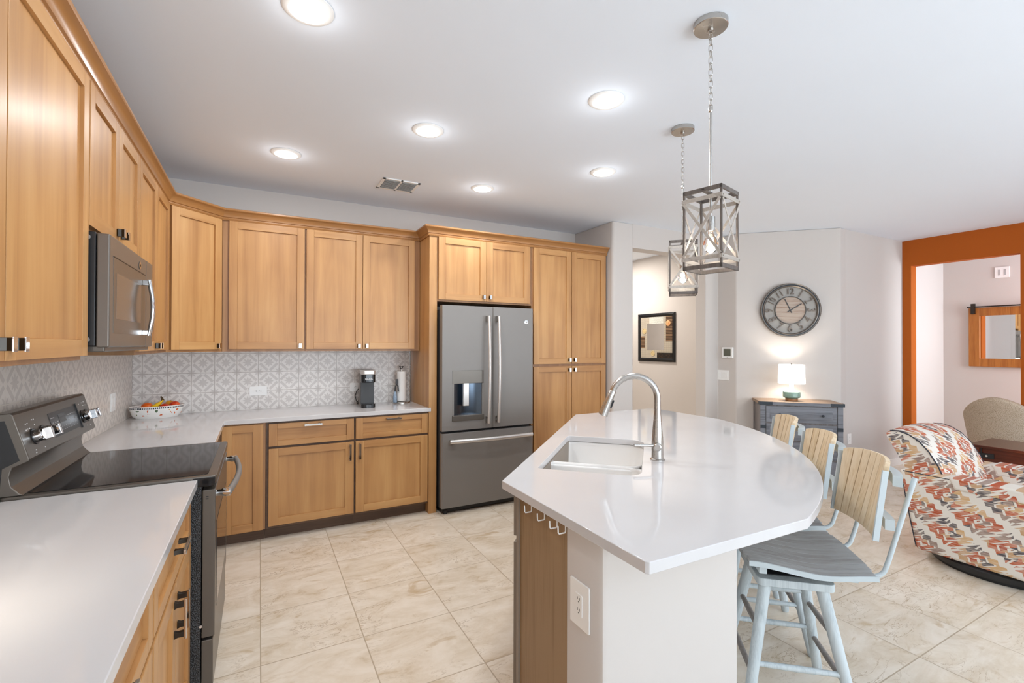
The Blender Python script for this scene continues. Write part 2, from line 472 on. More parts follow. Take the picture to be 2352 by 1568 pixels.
def empty(name, loc, label, cat, rz=0, group=None):
    o = bpy.data.objects.new(name, None); COL.objects.link(o); o.empty_display_size = .1
    o.location = loc; o.rotation_euler = (0, 0, rz); return tag(o, label, cat, group)
def struct(o): o['kind'] = 'structure'; return o
def copy_tree(o, parent=None):
    c = o.copy(); COL.objects.link(c)
    if parent: c.parent = parent
    for ch in list(o.children): copy_tree(ch, c)
    return c
def text(name, s, size, mat, parent, loc, rot, depth=.0006, label=None, sx=1):
    cu = bpy.data.curves.new(name, 'FONT'); cu.body = s; cu.size = size; cu.extrude = depth
    cu.align_x = 'CENTER'; cu.align_y = 'CENTER'
    t = bpy.data.objects.new(name, cu); COL.objects.link(t)
    bpy.context.view_layer.update()
    me = bpy.data.meshes.new_from_object(t.evaluated_get(bpy.context.evaluated_depsgraph_get()))
    bpy.data.objects.remove(t); me.materials.clear(); me.materials.append(mat)
    o = bpy.data.objects.new(name, me); COL.objects.link(o); o.location = loc; o.rotation_euler = rot; o.scale = (sx, 1, 1)
    if parent: o.parent = parent
    if label: o['label'] = label
    return o
def arc(c, r, a0, a1, n, f=lambda x, y: (x, y)):
    return [f(c[0]+r*math.cos(a0+(a1-a0)*i/n), c[1]+r*math.sin(a0+(a1-a0)*i/n)) for i in range(n+1)]
def rrect(x0, y0, x1, y1, r, n=5):
    return (arc((x1-r, y0+r), r, -PI/2, 0, n)+arc((x1-r, y1-r), r, 0, PI/2, n)+arc((x0+r, y1-r), r, PI/2, PI, n)+arc((x0+r, y0+r), r, PI, 1.5*PI, n))
S2 = math.sqrt(2)
def AL(a, l): return ((a+l)/S2, (l-a)/S2)      # island axis / lateral -> world xy

# ================================================================== ROOM
XL, YB, C = -.865, 4.53, 2.777
XO = 7.10
def slab(name, x0, y0, z0, x1, y1, z1, mat, bevel=0):
    return struct(B().box(x0, y0, z0, x1, y1, z1).build(name, mat, bevel=bevel))
slab('floor', XL-.15, -3.5, -.1, 8.5, 8.0, 0, FLOOR)
slab('ceiling', XL-.15, -3.5, C, 8.5, 8.0, C+.1, CEIL)
slab('wall_left', XL-.12, -3.5, 0, XL, YB+.12, C, WALL)
slab('wall_back', XL, YB, 0, 3.27, YB+.12, C, WALL)
# wall beside the pantry, hall opening with header, short returns; bullnose corners
b = B()
b.prism([(3.27, YB+.12), (3.27, 3.87)]+[(3.29, 3.85)]+[(3.54, 3.85), (3.56, 3.87), (3.56, 4.01), (3.42, 4.01), (3.42, YB+.12)], 0, C)
struct(b.build('wall_pantry', WALL, bevel=.012, seg=3))
struct(B().box(3.535, 3.8496, 2.52, 4.715, 4.01, C).build('wall_hall_header', WALL))
b = B()
b.prism([(4.69, 4.01), (4.69, 3.85), (4.90, 3.85), (4.90, 3.60), (5.66, 2.86), (5.80, 2.88), (5.08, 3.70), (5.08, 4.01)], 0, C)
struct(b.build('wall_clock', WALL, bevel=.014, seg=3))
slab('wall_living', 5.66, 2.88, 0, 8.37, 3.0, C, WALL)
# hall beyond the opening
slab('wall_hall_right', 5.10, 4.0, 0, 5.22, 7.6, C, WALL)
slab('wall_hall_end', 3.3, 7.5, 0, 5.22, 7.6, C, WALL)
slab('wall_hall_left', 3.30, 4.65, 0, 3.42, 7.5, C, WALL)
# orange wall with cased opening
b = B()
for q in ([(2.79, 0), (2.88, 0), (2.88, C), (2.79, C)], [(1.84, 2.46), (2.79, 2.46), (2.79, C), (1.84, C)], [(-.9, 0), (1.84, 0), (1.84, C), (-.9, C)]):
    b.prism(q, XO, XO+.13, ax='x')
struct(b.build('wall_orange', ORANGE, bevel=0))
slab('wall_nook', 8.25, -.2, 0, 8.37, 3.0, C, WALL)
slab('wall_nook_end', XO+.13, -.2, 0, 8.25, -.1, C, WALL)
# right wall with glazed door, rear wall with three windows (behind the camera)
b = B()
for q in ([(-3.4, 0), (-2.6, 0), (-2.6, C), (-3.4, C)], [(-2.6, 2.3), (-.6, 2.3), (-.6, C), (-2.6, C)], [(-2.6, 0), (-.6, 0), (-.6, .3), (-2.6, .3)], [(-.6, 0), (-.9+.0, 0), (-.9, C), (-.6, C)]):
    b.prism(q, XO, XO+.13, ax='x')
struct(b.build('wall_right', WALL))
b = B()
xs = [XL, -.05, 1.85, 2.15, 4.05, 4.35, 6.25, XO+.13]
for i in range(0, 8, 2): b.box(xs[i], -3.42, 0, xs[i+1], -3.3, C)
for i in (1, 3, 5):
    b.box(xs[i], -3.42, 0, xs[i+1], -3.3, .35); b.box(xs[i], -3.42, 2.35, xs[i+1], -3.3, C)
struct(b.build('wall_rear', WALL))
for n_, i in enumerate((1, 3, 5)):
    f = B()
    x0, x1 = xs[i], xs[i+1]
    for a in ((x0, .35, x0+.05, 2.35), (x1-.05, .35, x1, 2.35), (x0+.05, .35, x1-.05, .40), (x0+.05, 2.30, x1-.05, 2.35), ((x0+x1)/2-.025, .40, (x0+x1)/2+.025, 2.30)):
        f.box(a[0], -3.40, a[1], a[2], -3.34, a[3])
    struct(f.build('window_%d' % (n_+1), BASEB))
slab('baseboard_living', 5.68, 2.862, 0, XO, 2.88, .085, BASEB, .003)
o = struct(B().box(0, 0, 0, .98, .016, .085).build('baseboard_clock', BASEB, loc=(4.915, 3.575, 0), rz=-PI/4, bevel=.003))
o.location = (4.925-.01, 3.585-.035, 0)
slab('baseboard_hall', 5.084, 4.0, 0, 5.10, 7.5, .085, BASEB, .003)
slab('baseboard_nook', 8.234, -.1, 0, 8.25, 2.88, .085, BASEB, .003)

# ================================================================== BACKSPLASH
b = B().box(XL+.0125, YB-.012, .9185, 1.30, YB-.0004, 1.411)
tag(b.build('tile_backsplash', TILE_B), 'grey and white patterned tile backsplash on the far kitchen wall, behind the coffee maker', 'backsplash')
b = B().box(XL+.0004, .2, .9185, XL+.012, YB-.0125, 1.411)
tag(b.build('tile_backsplash', TILE_L), 'patterned tile backsplash on the left wall, behind the range', 'backsplash')
tag(B().box(1.286, YB-.017, .9205, 1.299, YB-.0125, 1.409).build('edge_trim', STEEL), 'thin metal trim strip at the right end of the tile backsplash', 'trim strip')

# ================================================================== CABINET PARTS
def knob(b, x, z, y=-.02):          # square tab pull with dark neck
    b.prism([(x-.006, y), (x-.011, y-.004), (x-.006, y-.016), (x-.0095, y-.026), (x+.0095, y-.026), (x+.006, y-.016), (x+.011, y-.004), (x+.006, y)], z-.016, z+.016, 0)
    b.box(x-.0105, y-.030, z-.0185, x+.0105, y-.026, z+.0185, 1)
    return b
def pull(b, x, z, L=.128, vert=True, y=-.02):
    mk = b.mark()
    for s in (-1, 1):
        c = s*(L/2-.016)
        b.prism([(c-.012, y), (c-.008, y-.010), (c-.009, y-.026), (c+.009, y-.026), (c+.008, y-.010), (c+.012, y)], -.007, .007, 0)
    b.box(-L/2, y-.034, -.0075, L/2, y-.026, .0075, 1)
    mt = Matrix.Translation((x, 0, z))
    if vert: mt = mt @ Matrix.Rotation(PI/2, 4, 'Y')
    b.xf(mk, mt); return b
def shaker(root, name, x0, z0, x1, z1, st=.056, rl=.056, mats=None, th=.02, rec=.012):
    b = B()
    b.box(x0, -th, z0, x0+st, 0, z1, 0); b.box(x1-st, -th, z0, x1, 0, z1, 0)
    b.box(x0+st, -th, z0, x1-st, 0, z0+rl, 1); b.box(x0+st, -th, z1-rl, x1-st, 0, z1, 1)
    b.box(x0+st, -th+rec, z0+rl, x1-st, -.002, z1-rl, 0 if z1-z0 > .25 else 1)
    return b.build(name, mats or [MAPLE_V, MAPLE_H], root, bevel=.0012, seg=1)
KM = [DARKM, CHROME]
def door(root, x0, z0, x1, z1, side=None, kz=None, kind='knob', **k):
    d = shaker(root, 'door', x0, z0, x1, z1, **k)
    if side:
        kx = x0+.030 if side == 'l' else x1-.030
        if kind == 'knob': knob(B(), kx, kz).build('knob', KM, d, bevel=.0008, seg=1)
        else: pull(B(), kx, kz).build('pull', KM, d, bevel=.0008, seg=1)
    return d
def drawer(root, x0, z0, x1, z1, pz=None, **k):
    d = shaker(root, 'drawer', x0, z0, x1, z1, rl=.040, **k)
    pull(B(), (x0+x1)/2, pz or (z0+z1)/2, L=.128, vert=False).build('pull', KM, d, bevel=.0008, seg=1)
    return d
def carcass(root, x0, x1, z0, z1, dep, name='body', mat=None):
    return B().box(x0, 0, z0, x1, dep, z1).build(name, mat or MAPLE_D, root, bevel=.001, seg=1)

# ---- upper cabinets, left wall (local x = world Y, front toward +X)
def left(label, x=-.56): return empty('wall_cabinet', (x, 0, 0), label, 'cabinet', PI/2)
ZB, ZT, ZF = 1.43, 2.418, 2.43
dep = .56-.865+.0; dep = abs(dep)
r = left('tall maple wall cabinet at the far left edge, left of the microwave')
carcass(r, .95, 2.195, 1.412, ZF, dep-.002)
door(r, .962, 1.427, 1.572, ZT, 'r', 1.468); door(r, 1.578, 1.427, 2.192, ZT, 'l', 1.468)
r = left('short maple wall cabinet directly above the microwave, two narrow doors')
carcass(r, 2.197, 3.004, 1.885, ZF, dep-.002)
door(r, 2.205, 1.897, 2.602, ZT, 'r', 1.945); door(r, 2.608, 1.897, 3.000, ZT, 'l', 1.945)
r = left('narrow two-door maple wall cabinet between the microwave and the corner cabinet')
carcass(r, 3.006, 3.918, 1.412, ZF, dep-.002)
door(r, 3.012, 1.43, 3.458, ZT, 'r', 1.458); door(r, 3.464, 1.43, 3.90, ZT, 'l', 1.458)
# diagonal corner
r = empty('corner_wall_cabinet', (-.56, 3.92, 0), 'angled maple corner wall cabinet with a single door above the fruit bowl', 'cabinet', PI/4)
a_ = math.sqrt(2)*.305
q = lambda X, Y: ((X+.56)*math.cos(PI/4)+(Y-3.92)*math.sin(PI/4), -(X+.56)*math.sin(PI/4)+(Y-3.92)*math.cos(PI/4))
B().prism([q(-.56, 3.92), q(-.255, 4.225), q(-.255, 4.528), q(-.863, 4.528), q(-.863, 3.92)], 1.412, ZF).build('body', MAPLE_D, r)
door(r, .022, 1.43, a_-.022, ZT, 'r', 1.457)
# back uppers
def back(name, y, label): return empty(name, (0, y, 0), label, 'cabinet')
r = back('wall_cabinet', 4.225, 'single-door maple wall cabinet on the far wall beside the angled corner cabinet')
carcass(r, -.253, .329, 1.412, ZF, .303); door(r, -.210, 1.43, .322, ZT, 'r', 1.457)
r = back('wall_cabinet', 4.225, 'two-door maple wall cabinet above the coffee maker, next to the tall refrigerator panel')
carcass(r, .331, 1.299, 1.412, ZF, .303); door(r, .338, 1.43, .785, ZT, 'r', 1.457); door(r, .789, 1.43, 1.246, ZT, 'l', 1.457)
# fridge surround
r = back('refrigerator_cabinet', 3.95, 'maple cabinet built over the refrigerator with two small doors and a tall side panel')
B().box(1.301, 0, 0, 1.372, .578, ZF).build('side_panel', MAPLE_V, r, bevel=.001, seg=1)
carcass(r, 1.373, 2.329, 1.850, ZF, .578)
door(r, 1.380, 1.866, 1.840, ZT, 'r', 1.905, st=.062); door(r, 1.846, 1.866, 2.304, ZT, 'l', 1.905, st=.062)
r = back('pantry_cabinet', 3.95, 'full-height maple pantry cabinet with four doors to the right of the refrigerator')
carcass(r, 2.331, 3.258, .10, ZF, .578)
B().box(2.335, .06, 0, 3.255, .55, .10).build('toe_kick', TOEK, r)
for z0, z1, kz in ((1.280, ZT, 1.318), (.115, 1.256, 1.218)):
    door(r, 2.352, z0, 2.797, z1, 'r', kz, st=.062); door(r, 2.803, z0, 3.236, z1, 'l', kz, st=.062)
# crown moulding
prof = [(.0006, 2.419), (.012, 2.419), (.016, 2.428), (.011, 2.433), (.011, 2.441), (.018, 2.445), (.021, 2.457), (.028, 2.470), (.040, 2.481), (.052, 2.487), (.055, 2.492), (.055, 2.502), (.046, 2.506), (.0006, 2.506)]
b = B().sweep(prof, [(-.56, .95), (-.56, 3.92), (-.255, 4.225), (1.301, 4.225), (1.301, 3.95), (3.262, 3.95)])
tag(b.build('crown_molding', MAPLE_C, ang=25), 'maple crown molding running along the tops of all the wall cabinets', 'molding')

# ---- base cabinets
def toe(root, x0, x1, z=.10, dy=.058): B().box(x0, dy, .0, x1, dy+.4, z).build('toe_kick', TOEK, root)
BZ = .886
r = back('base_cabinet', 3.975, 'narrow one-door maple base cabinet in the corner beside the range handle')
carcass(r, -.26, .044, .088, BZ, .55); toe(r, -.26, .044)
shaker(r, 'door', -.236, .092, .028, .876, st=.066)
r = back('base_cabinet', 3.975, 'wide maple base cabinet with one drawer over one door, pull at its right')
carcass(r, .045, .683, .088, BZ, .55, mat=TOEK); toe(r, .045, .683)
drawer(r, .064, .703, .676, .872, pz=.850); door(r, .064, .108, .676, .685, 'r', .605, 'pull', st=.066)
r = back('base_cabinet', 3.975, 'maple base cabinet with one drawer and one door, touching the refrigerator panel')
carcass(r, .684, 1.299, .088, BZ, .55, mat=TOEK); toe(r, .684, 1.299)
drawer(r, .691, .703, 1.294, .872, pz=.850); door(r, .691, .108, 1.294, .685, 'l', .605, 'pull', st=.066)
def leftb(label): return empty('base_cabinet', (-.258, 0, 0), label, 'cabinet', PI/2)
r = leftb('maple base cabinet beside the near side of the range, one wide drawer over two doors')
carcass(r, 1.517, 2.278, .088, BZ, .60); toe(r, 1.517, 2.278)
drawer(r, 1.525, .703, 2.270, .872, pz=.80); door(r, 1.525, .108, 1.893, .685, 'r', .575, 'pull', st=.06); door(r, 1.899, .108, 2.270, .685, 'l', .575, 'pull', st=.06)
r = leftb('maple base cabinet in the lower left foreground, wide drawer with a dark bar pull')
carcass(r, .70, 1.515, .088, BZ, .60); toe(r, .70, 1.515)
drawer(r, .71, .703, 1.508, .872, pz=.80); door(r, .71, .108, 1.106, .685, 'r', .575, 'pull', st=.06); door(r, 1.112, .108, 1.508, .685, 'l', .575, 'pull', st=.06)
r = leftb('plain maple base cabinet filling the corner behind the range, under the fruit bowl')
carcass(r, 3.066, 3.95, .088, BZ, .60); toe(r, 3.066, 3.95)

# ---- countertops
CT0, CT1 = .887, .92
b = B().prism([(-.853, .20), (-.218, .20), (-.218, 2.281), (-.853, 2.281)], CT0, CT1)
tag(b.build('countertop', QUARTZ, bevel=.003), 'white quartz countertop in the left foreground, ending at the near side of the range', 'countertop')
b = B().prism([(-.853, 3.064), (-.218, 3.064), (-.218, 3.94), (1.318, 3.94), (1.318, 3.949), (1.300, 3.949), (1.300, YB-.012), (-.853, YB-.012)], CT0, CT1)
tag(b.build('countertop', QUARTZ, bevel=.003), 'L-shaped white quartz countertop along the far wall, carrying the fruit bowl and coffee maker', 'countertop')

# ================================================================== ISLAND
isl = empty('kitchen_island', (1.53, 2.37, 0), 'kitchen island base with a brown end panel and painted half wall under the white top', 'island')
def W2(pts): return [(x-1.53, y-2.37) for x, y in pts]
inner = [(.895, 1.28), (1.425, 1.28), (2.62, 2.475), (2.62, 3.005)]
b = B().prism(W2([(.895, 1.28), (.895, 1.12), (.902, 1.106), (.915, 1.10), (1.5, 1.10), (2.80, 2.40), (2.80, 3.005), (2.62, 3.005), (2.62, 2.475), (1.425, 1.28)]), 0, CT0)
b.build('half_wall', WALL, isl)
B().prism(W2([(.895, 1.618), (.915, 1.638), (.915, 1.281), (.895, 1.281)]), .0, CT0).build('end_panel', ENDP, isl, bevel=.001)
B().box(.887-1.53, 1.595-2.37, .09, .8945-1.53, 1.612-2.37, CT0).build('end_trim', FACEG, isl)
B().prism(W2([(2.282, 3.005), (2.262, 2.985), (2.619, 2.985), (2.619, 3.005)]), .0, CT0).build('end_panel', ENDP, isl)
rf = bpy.data.objects.new('front', None)
# sink side: face frame and doors, local x runs along the 45 degree face
Lf = math.hypot(2.282-.895, 3.005-1.618)
fr = B().box(0, 0, .09, -Lf, .02, CT0)
thf = -PI*3/4
def isp(name, bb, mats, **k):
    o = bb.build(name, mats, isl, **k); o.location = (.895-1.53, 1.618-2.37, 0); o.rotation_euler = (0, 0, thf); return o
isp('face_frame', fr, FACEG)
n_ = 4; wd = (Lf-.03)/n_
for i in range(n_):
    x1 = -.015-i*wd; x0 = x1-wd+.006
    bb = B(); z0, z1, st = .10, .69, .056
    for (za, zb_, rl) in ((.10, .69, .056), (.715, .875, .04)):
        bb = B()
        bb.box(x0, -.02, za, x0+st, 0, zb_); bb.box(x1-st, -.02, za, x1, 0, zb_); bb.box(x0+st, -.02, za, x1-st, 0, za+rl); bb.box(x0+st, -.02, zb_-rl, x1-st, 0, zb_)
        bb.box(x0+st, -.011, za+rl, x1-st, -.002, zb_-rl)
        d = isp('door' if za < .5 else 'drawer', bb, FACEG, bevel=.001, seg=1)
        kb = pull(B(), x1-.03 if i % 2 else x0+.03, .60) if za < .5 else pull(B(), (x0+x1)/2, .795, vert=False)
        kb.build('pull', KM, d)
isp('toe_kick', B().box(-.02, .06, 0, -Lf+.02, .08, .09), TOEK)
B().prism(W2([(.92, 1.64), (2.26, 2.98), (2.60, 2.98), (2.60, 2.49), (1.41, 1.30), (.92, 1.30)]), .085, .10).build('cabinet_floor', MAPLE_D, isl)

# countertop outline
Cx, Cy = 1.53+(-.943)/S2, 2.37+.943/S2      # arc centre on the island's axis
RR = 2.265
def ang(x, y): return math.atan2(y-Cy, x-Cx)
a0, a1 = ang(1.54, .875), ang(3.025, 2.36)
outer = [(.868, 1.70), (.868, .897), (.875, .888)]+arc((Cx, Cy), RR, a0, a1, 40)+[(3.03, 3.035), (3.022, 3.043), (2.205, 3.043)]
def sinkloop(off=0, r=.045):
    a0_, a1_, l0, l1 = -.497-off, -.052+off, 2.048-off, 2.832+off
    rr = [(a1_-.07, l0+.07, .07, -PI/2, 0), (a1_-.10, l1-.10, .10, 0, PI/2), (a0_+.02, l1-.02, .02, PI/2, PI), (a0_+.02, l0+.02, .02, PI, 1.5*PI)]
    P = []
    for cx, cy, r, t0, t1 in rr: P += arc((cx, cy), r, t0, t1, 8)
    return P
hole = [AL(a, l) for a, l in sinkloop()]
b = B().holed(outer, hole, CT0, CT1)
tag(b.build('island_countertop', QUARTZ, bevel=.003), 'large white quartz island countertop with a curved far edge and a sink cutout', 'countertop')
# sink
sk = empty('sink', (*AL(-.27, 2.44), .68), 'white undermount double sink set into the island countertop', 'sink')
sx_, sy_o = AL(-.27, 2.44)
b = B()
def bowl(l0, l1, zb):
    rings = []
    for z, off in ((CT0-.002, .004), (.87, .004), (zb+.03, -.006), (zb+.006, -.022), (zb, -.04)):
        P = []
        A0, A1, L0, L1 = -.497-off, -.052+off, l0-off, l1+off
        ra = min(.09, (L1-L0)/2-.01)
        for cx, cy, r, t0, t1 in ((A1-ra, L0+ra, ra, -PI/2, 0), (A1-ra, L1-ra, ra, 0, PI/2), (A0+.03, L1-.03, .03, PI/2, PI), (A0+.03, L0+.03, .03, PI, 1.5*PI)):
            P += arc((cx, cy), r, t0, t1, 6)
        rings.append([(AL(a, l)[0]-sx_, AL(a, l)[1]-sy_o, z-.68) for a, l in P])
    n = len(rings[0]); vs = [p for rg in rings for p in rg]
    fs = [(k*n+i, k*n+(i+1) % n, (k+1)*n+(i+1) % n, (k+1)*n+i) for k in range(len(rings)-1) for i in range(n)]
    fs.append(list(range((len(rings)-1)*n, len(rings)*n)))
    b.add(vs, fs)
bowl(2.048, 2.312, .72); bowl(2.340, 2.832, .68)
o = b.build('bowl', SINKW, sk, fix=True)
sm = o.modifiers.new('wall', 'SOLIDIFY'); sm.thickness = .006; sm.offset = 1
b = B(); p = [AL(-.51, 2.305), AL(-.045, 2.305), AL(-.045, 2.347), AL(-.51, 2.347)]
b.prism([(x-sx_, y-sy_o) for x, y in p], .05, .195); b.build('divider', SINKW, sk, bevel=.008, seg=3)
for l in (2.18, 2.585):
    x, y = AL(-.27, l); B().lathe([(.0, .004), (.03, .004), (.042, .001), (.043, .0)], (x-sx_, y-sy_o, (.72 if l < 2.3 else .68)-.68+.0005), 24).build('drain', STEEL, sk)
# faucet
fx, fy = 1.688, 1.664
fa = empty('faucet', (fx, fy, CT1), 'tall arched brushed-nickel pull-down faucet standing at the island sink', 'faucet')
B().lathe([(.034, 0), (.034, .004), (.028, .008), (.0275, .05), (.0275, .085), (.026, .11), (.0185, .19), (.017, .215)], n=32).build('body', STEEL, fa)
ddir = Vector((-.80, .60, 0)).normalized()
Rr = .108
pts = [Vector((0, 0, .21)), Vector((0, 0, .27))]
for i in range(0, 23):
    t = PI*i/22*.90
    pts.append(ddir*(Rr-Rr*math.cos(t))+Vector((0, 0, .292+Rr*math.sin(t)*1.0)))
B().tube(pts, [.0165]+[.0155]*(len(pts)-1), 20).build('spout', STEEL, fa)
e0 = pts[-1]; dv_ = (pts[-1]-pts[-2]).normalized(); e1 = e0+dv_*.125
hd = B().tube([e0-dv_*.002, e0+dv_*.002, e0+dv_*.05, e1, e1+dv_*.003], [.0150, .0168, .0185, .0235, .020], 22).build('spray_head', STEEL, fa)
bs = B(); mk = bs.mark(); bs.box(-.006, -.004, -.02, .006, .006, .02); 
side = ddir*1.0; cpos = e0+dv_*.065 - Vector((0, 0, 0)) + (Vector((0, 0, 1)).cross(ddir)*0) - (ddir*-1)*0
perp = (ddir-dv_*ddir.dot(dv_)).normalized()*-1
bs.xf(mk, Matrix.Translation(e0+dv_*.06+perp*.021) @ dv_.to_track_quat('Z', 'Y').to_matrix().to_4x4())
bs.build('spray_button', BLACKP, hd)
hdv = Vector((-fx, -fy, 0)).normalized()      # side hub faces the camera side of the island
hub = Vector((0, 0, .068))
hu = B().tube([hub, hub+hdv*.030, hub+hdv*.046, hub+hdv*.050], [.0195, .0195, .0185, .013], 24).build('handle_hub', STEELH, fa)
lv = Vector((-.93, .36, 0)).normalized(); 
B().tube([hub+hdv*.030+Vector((0, 0, .004)), hub+hdv*.030+lv*.05+Vector((0, 0, .008)), hub+hdv*.030+lv*.115+Vector((0, 0, .010))], [.0075, .0065, .0075], 14).build('lever', STEEL, hu)
# hooks and outlet on the island end
for i, yy in enumerate((1.505, 1.415, 1.335, 1.285)):
    h = empty('towel_hook', (.8948, yy, .862), ('first', 'second', 'third', 'fourth')[i]+' of the four white wire hooks from the left on the island end panel', 'hook', 0, 'wire hooks on the island end panel')
    B().tube([(-.0030, 0, .02), (-.0030, 0, -.006), (-.006, 0, -.010), (-.028, 0, -.010), (-.032, 0, -.006), (-.033, 0, .016)], .0023, 8).build('wire', WHITEP, h)
def outlet(name, loc, rz, label, w=.074, h=.118, kind='duplex', horiz=False, cat='outlet', gangs=1):
    """local: plate in xz plane, front toward -y"""
    r = empty(name, loc, label, cat, rz)
    if horiz: w, h = h, w
    B().prism(rrect(-w/2, -h/2, w/2, h/2, .004, 3), -.006, 0, ax='y').build('plate', WHITEP, r, bevel=.0012)
    if kind == 'duplex':
        c = B().box(-.0165, -.0085, -.033, .0165, -.006, .033, 0)
        for s in (-1, 1):
            z = s*.017
            for dx in (-.0055, .0055): c.box(dx-.001, -.0089, z-.001, dx+.001, -.0085, z+.007, 1)
            c.cyl((0, -.0089, z-.007), (0, -.0085, z-.007), .0022, n=10, m=1)
        o = c.build('receptacle', [WHITEP, DGREY], r)
        if horiz: o.rotation_euler = (0, PI/2, 0)
    elif kind == 'rocker':
        for g in range(gangs):
            x = (g-(gangs-1)/2)*.046
            B().box(x-.0165, -.0095, -.033, x+.0165, -.006, .033).build('rocker_switch', WHITEP, r, bevel=.002)
    return r
outlet('wall_outlet', (.8945, 1.205, .655), -PI/2, 'white duplex outlet on the end of the island half wall', .098, .142)
outlet('wall_outlet', (-.008, YB-.0125, 1.075), 0, 'white horizontal outlet on the far backsplash, right of the fruit bowl', .078, .130, horiz=True)
outlet('wall_outlet', (.798, YB-.0125, 1.075), 0, 'white outlet on the backsplash half hidden behind the coffee maker', .078, .130, horiz=True)
outlet('light_switch', (XL+.0125, 3.975, 1.085), PI/2, 'white switch plate on the left patterned backsplash, left of the fruit bowl', .10, .118, 'rocker', gangs=2, cat='switch')
outlet('wall_outlet', (5.86, 2.8795, .42), 0, 'small white outlet low on the wall right of the drawer chest')
outlet('light_switch', (4.8995, 3.772, 1.115), -PI/2, 'white three-gang switch plate below the thermostat', .165, .118, 'rocker', gangs=3, cat='switch')

# ================================================================== RANGE
rg = empty('range', (-.50, 2.672, 0), 'slate freestanding electric range with a black glass cooktop and clear knobs on its backguard', 'stove')
def RX(x): return x+.50
def RY(y): return y-2.672
y0, y1 = 2.290, 3.055
B().box(RX(-.84), RY(y0), .02, RX(-.205), RY(y1), .895).build('body', ENAMEL, rg, bevel=.002)
# cooktop frame: slate rim with black glass inset
b = B(); b.prism(rrect(RX(-.80), RY(y0-.003), RX(-.153), RY(y1+.003), .018), .896, .930, 0)
b.build('cooktop_frame', SLATED, rg, bevel=.004)
B().prism(rrect(RX(-.735), RY(y0+.025), RX(-.185), RY(y1-.022), .02), .9302, .9322).build('cooktop_glass', BLACKG, rg, bevel=.0006)
B().box(RX(-.235), RY(y0-.006), .888, RX(-.158), RY(y0+.0), .924).build('corner_cap', BLACKG, rg, bevel=.003)
# backguard
pf = [(-.84, .93), (-.84, 1.214), (-.80, 1.222), (-.772, 1.224), (-.764, 1.216), (-.720, 1.058), (-.722, 1.050), (-.765, 1.030), (-.772, 1.0), (-.766, .965), (-.745, .938), (-.735, .931)]
bg = B().prism([(RX(x), z) for x, z in pf], RY(y0), RY(y1), ax='y').build('backguard', SLATED, rg, bevel=.004, ang=28)
for yy in (y0-.0015,):
    B().prism([(RX(x), z) for x, z in [(-.832, .955), (-.832, 1.195), (-.785, 1.198), (-.745, 1.055), (-.79, 1.03), (-.795, .955)]], RY(yy), RY(yy+.002), ax='y').build('side_cap', BLACKP, bg)
# tilted panel frame: origin at panel bottom, u along Y, v up the slope
pn = Vector((-.720, 0, 1.058)); pv = (Vector((-.764, 0, 1.216))-pn).normalized(); pnn = Vector((pv.z, 0, -pv.x))
def PP(y, v, h=0): q = pn+pv*v+pnn*h; return (RX(q.x), RY(y), q.z)
pm = Matrix(((0, pv.x, pnn.x, 0), (1, 0, 0, 0), (0, pv.z, pnn.z, 0), (0, 0, 0, 1)))
def panelbox(ya, va, yb, vb, h0, h1, m=0, bb=None):
    bb = bb or B(); 
    return bb.hexa([PP(ya, va, h0), PP(yb, va, h0), PP(yb, vb, h0), PP(ya, vb, h0)], [PP(ya, va, h1), PP(yb, va, h1), PP(yb, vb, h1), PP(ya, vb, h1)], m)
dp = panelbox(2.565, .030, 2.880, .132, .0002, .0014).build('display_panel', DGREY, bg)
panelbox(2.875, .022, 2.883, .138, .0012, .006).build('panel_bar', BLACKP, bg)
panelbox(2.655, .080, 2.73, .118, .0014, .0022).build('screen', BLACKG, dp)
bb = B()
for i in range(9): panelbox(2.66+i*.022, .062, 2.672+i*.022, .064, .0014, .0019, bb=bb)
for i in range(9): panelbox(2.66+i*.022, .048, 2.670+i*.022, .050, .0014, .0019, bb=bb)
for i in range(3): panelbox(2.58+i*.025, .088, 2.592+i*.025, .091, .0014, .0019, bb=bb); panelbox(2.58+i*.025, .066, 2.592+i*.025, .069, .0014, .0019, bb=bb)
panelbox(2.575, .108, 2.612, .111, .0014, .0019, bb=bb)
for i in range(4): panelbox(2.76+i*.026, .10, 2.772+i*.026, .104, .0014, .0019, bb=bb); panelbox(2.76+i*.026, .078, 2.772+i*.026, .081, .0014, .0019, bb=bb)
bb.build('button_print', LETTERG, dp)
bb = B()
for (y, v) in ((2.35, .12), (2.365, .12), (2.41, .128), (2.425, .128), (2.34, .098), (2.355, .100), (2.37, .100), (2.42, .108), (2.36, .018), (2.44, .014), (2.355, .008), (2.93, .128), (2.97, .130), (3.0, .132), (2.98, .116), (3.01, .115), (2.95, .02), (2.99, .018)):
    panelbox(y, v, y+.008, v+.0035, .0004, .001, bb=bb)
bb.build('burner_print', LETTERW, bg)
for yk in (2.365+.025, 2.442+.032, 2.935, 2.99):
    c = PP(yk, .068); n3 = pnn
    mk_ = B(); c = Vector(c)
    k = mk_.tube([c+n3*.001, c+n3*.004], .030, 28, 0).tube([c+n3*.004, c+n3*.026, c+n3*.030], [.0235, .0225, .019], 28, 1)
    kn = mk_.build('control_knob', [BLACKP, CHROME], bg)
    g = B(); mk = g.mark(); g.box(-.007, -.022, 0, .007, .022, .026); g.xf(mk, Matrix.Translation(c+n3*.028) @ Matrix(((0, pv.x, n3.x, 0), (1, 0, 0, 0), (0, pv.z, n3.z, 0), (0, 0, 0, 1))))
    g.build('knob_grip', CHROME, kn, bevel=.003)
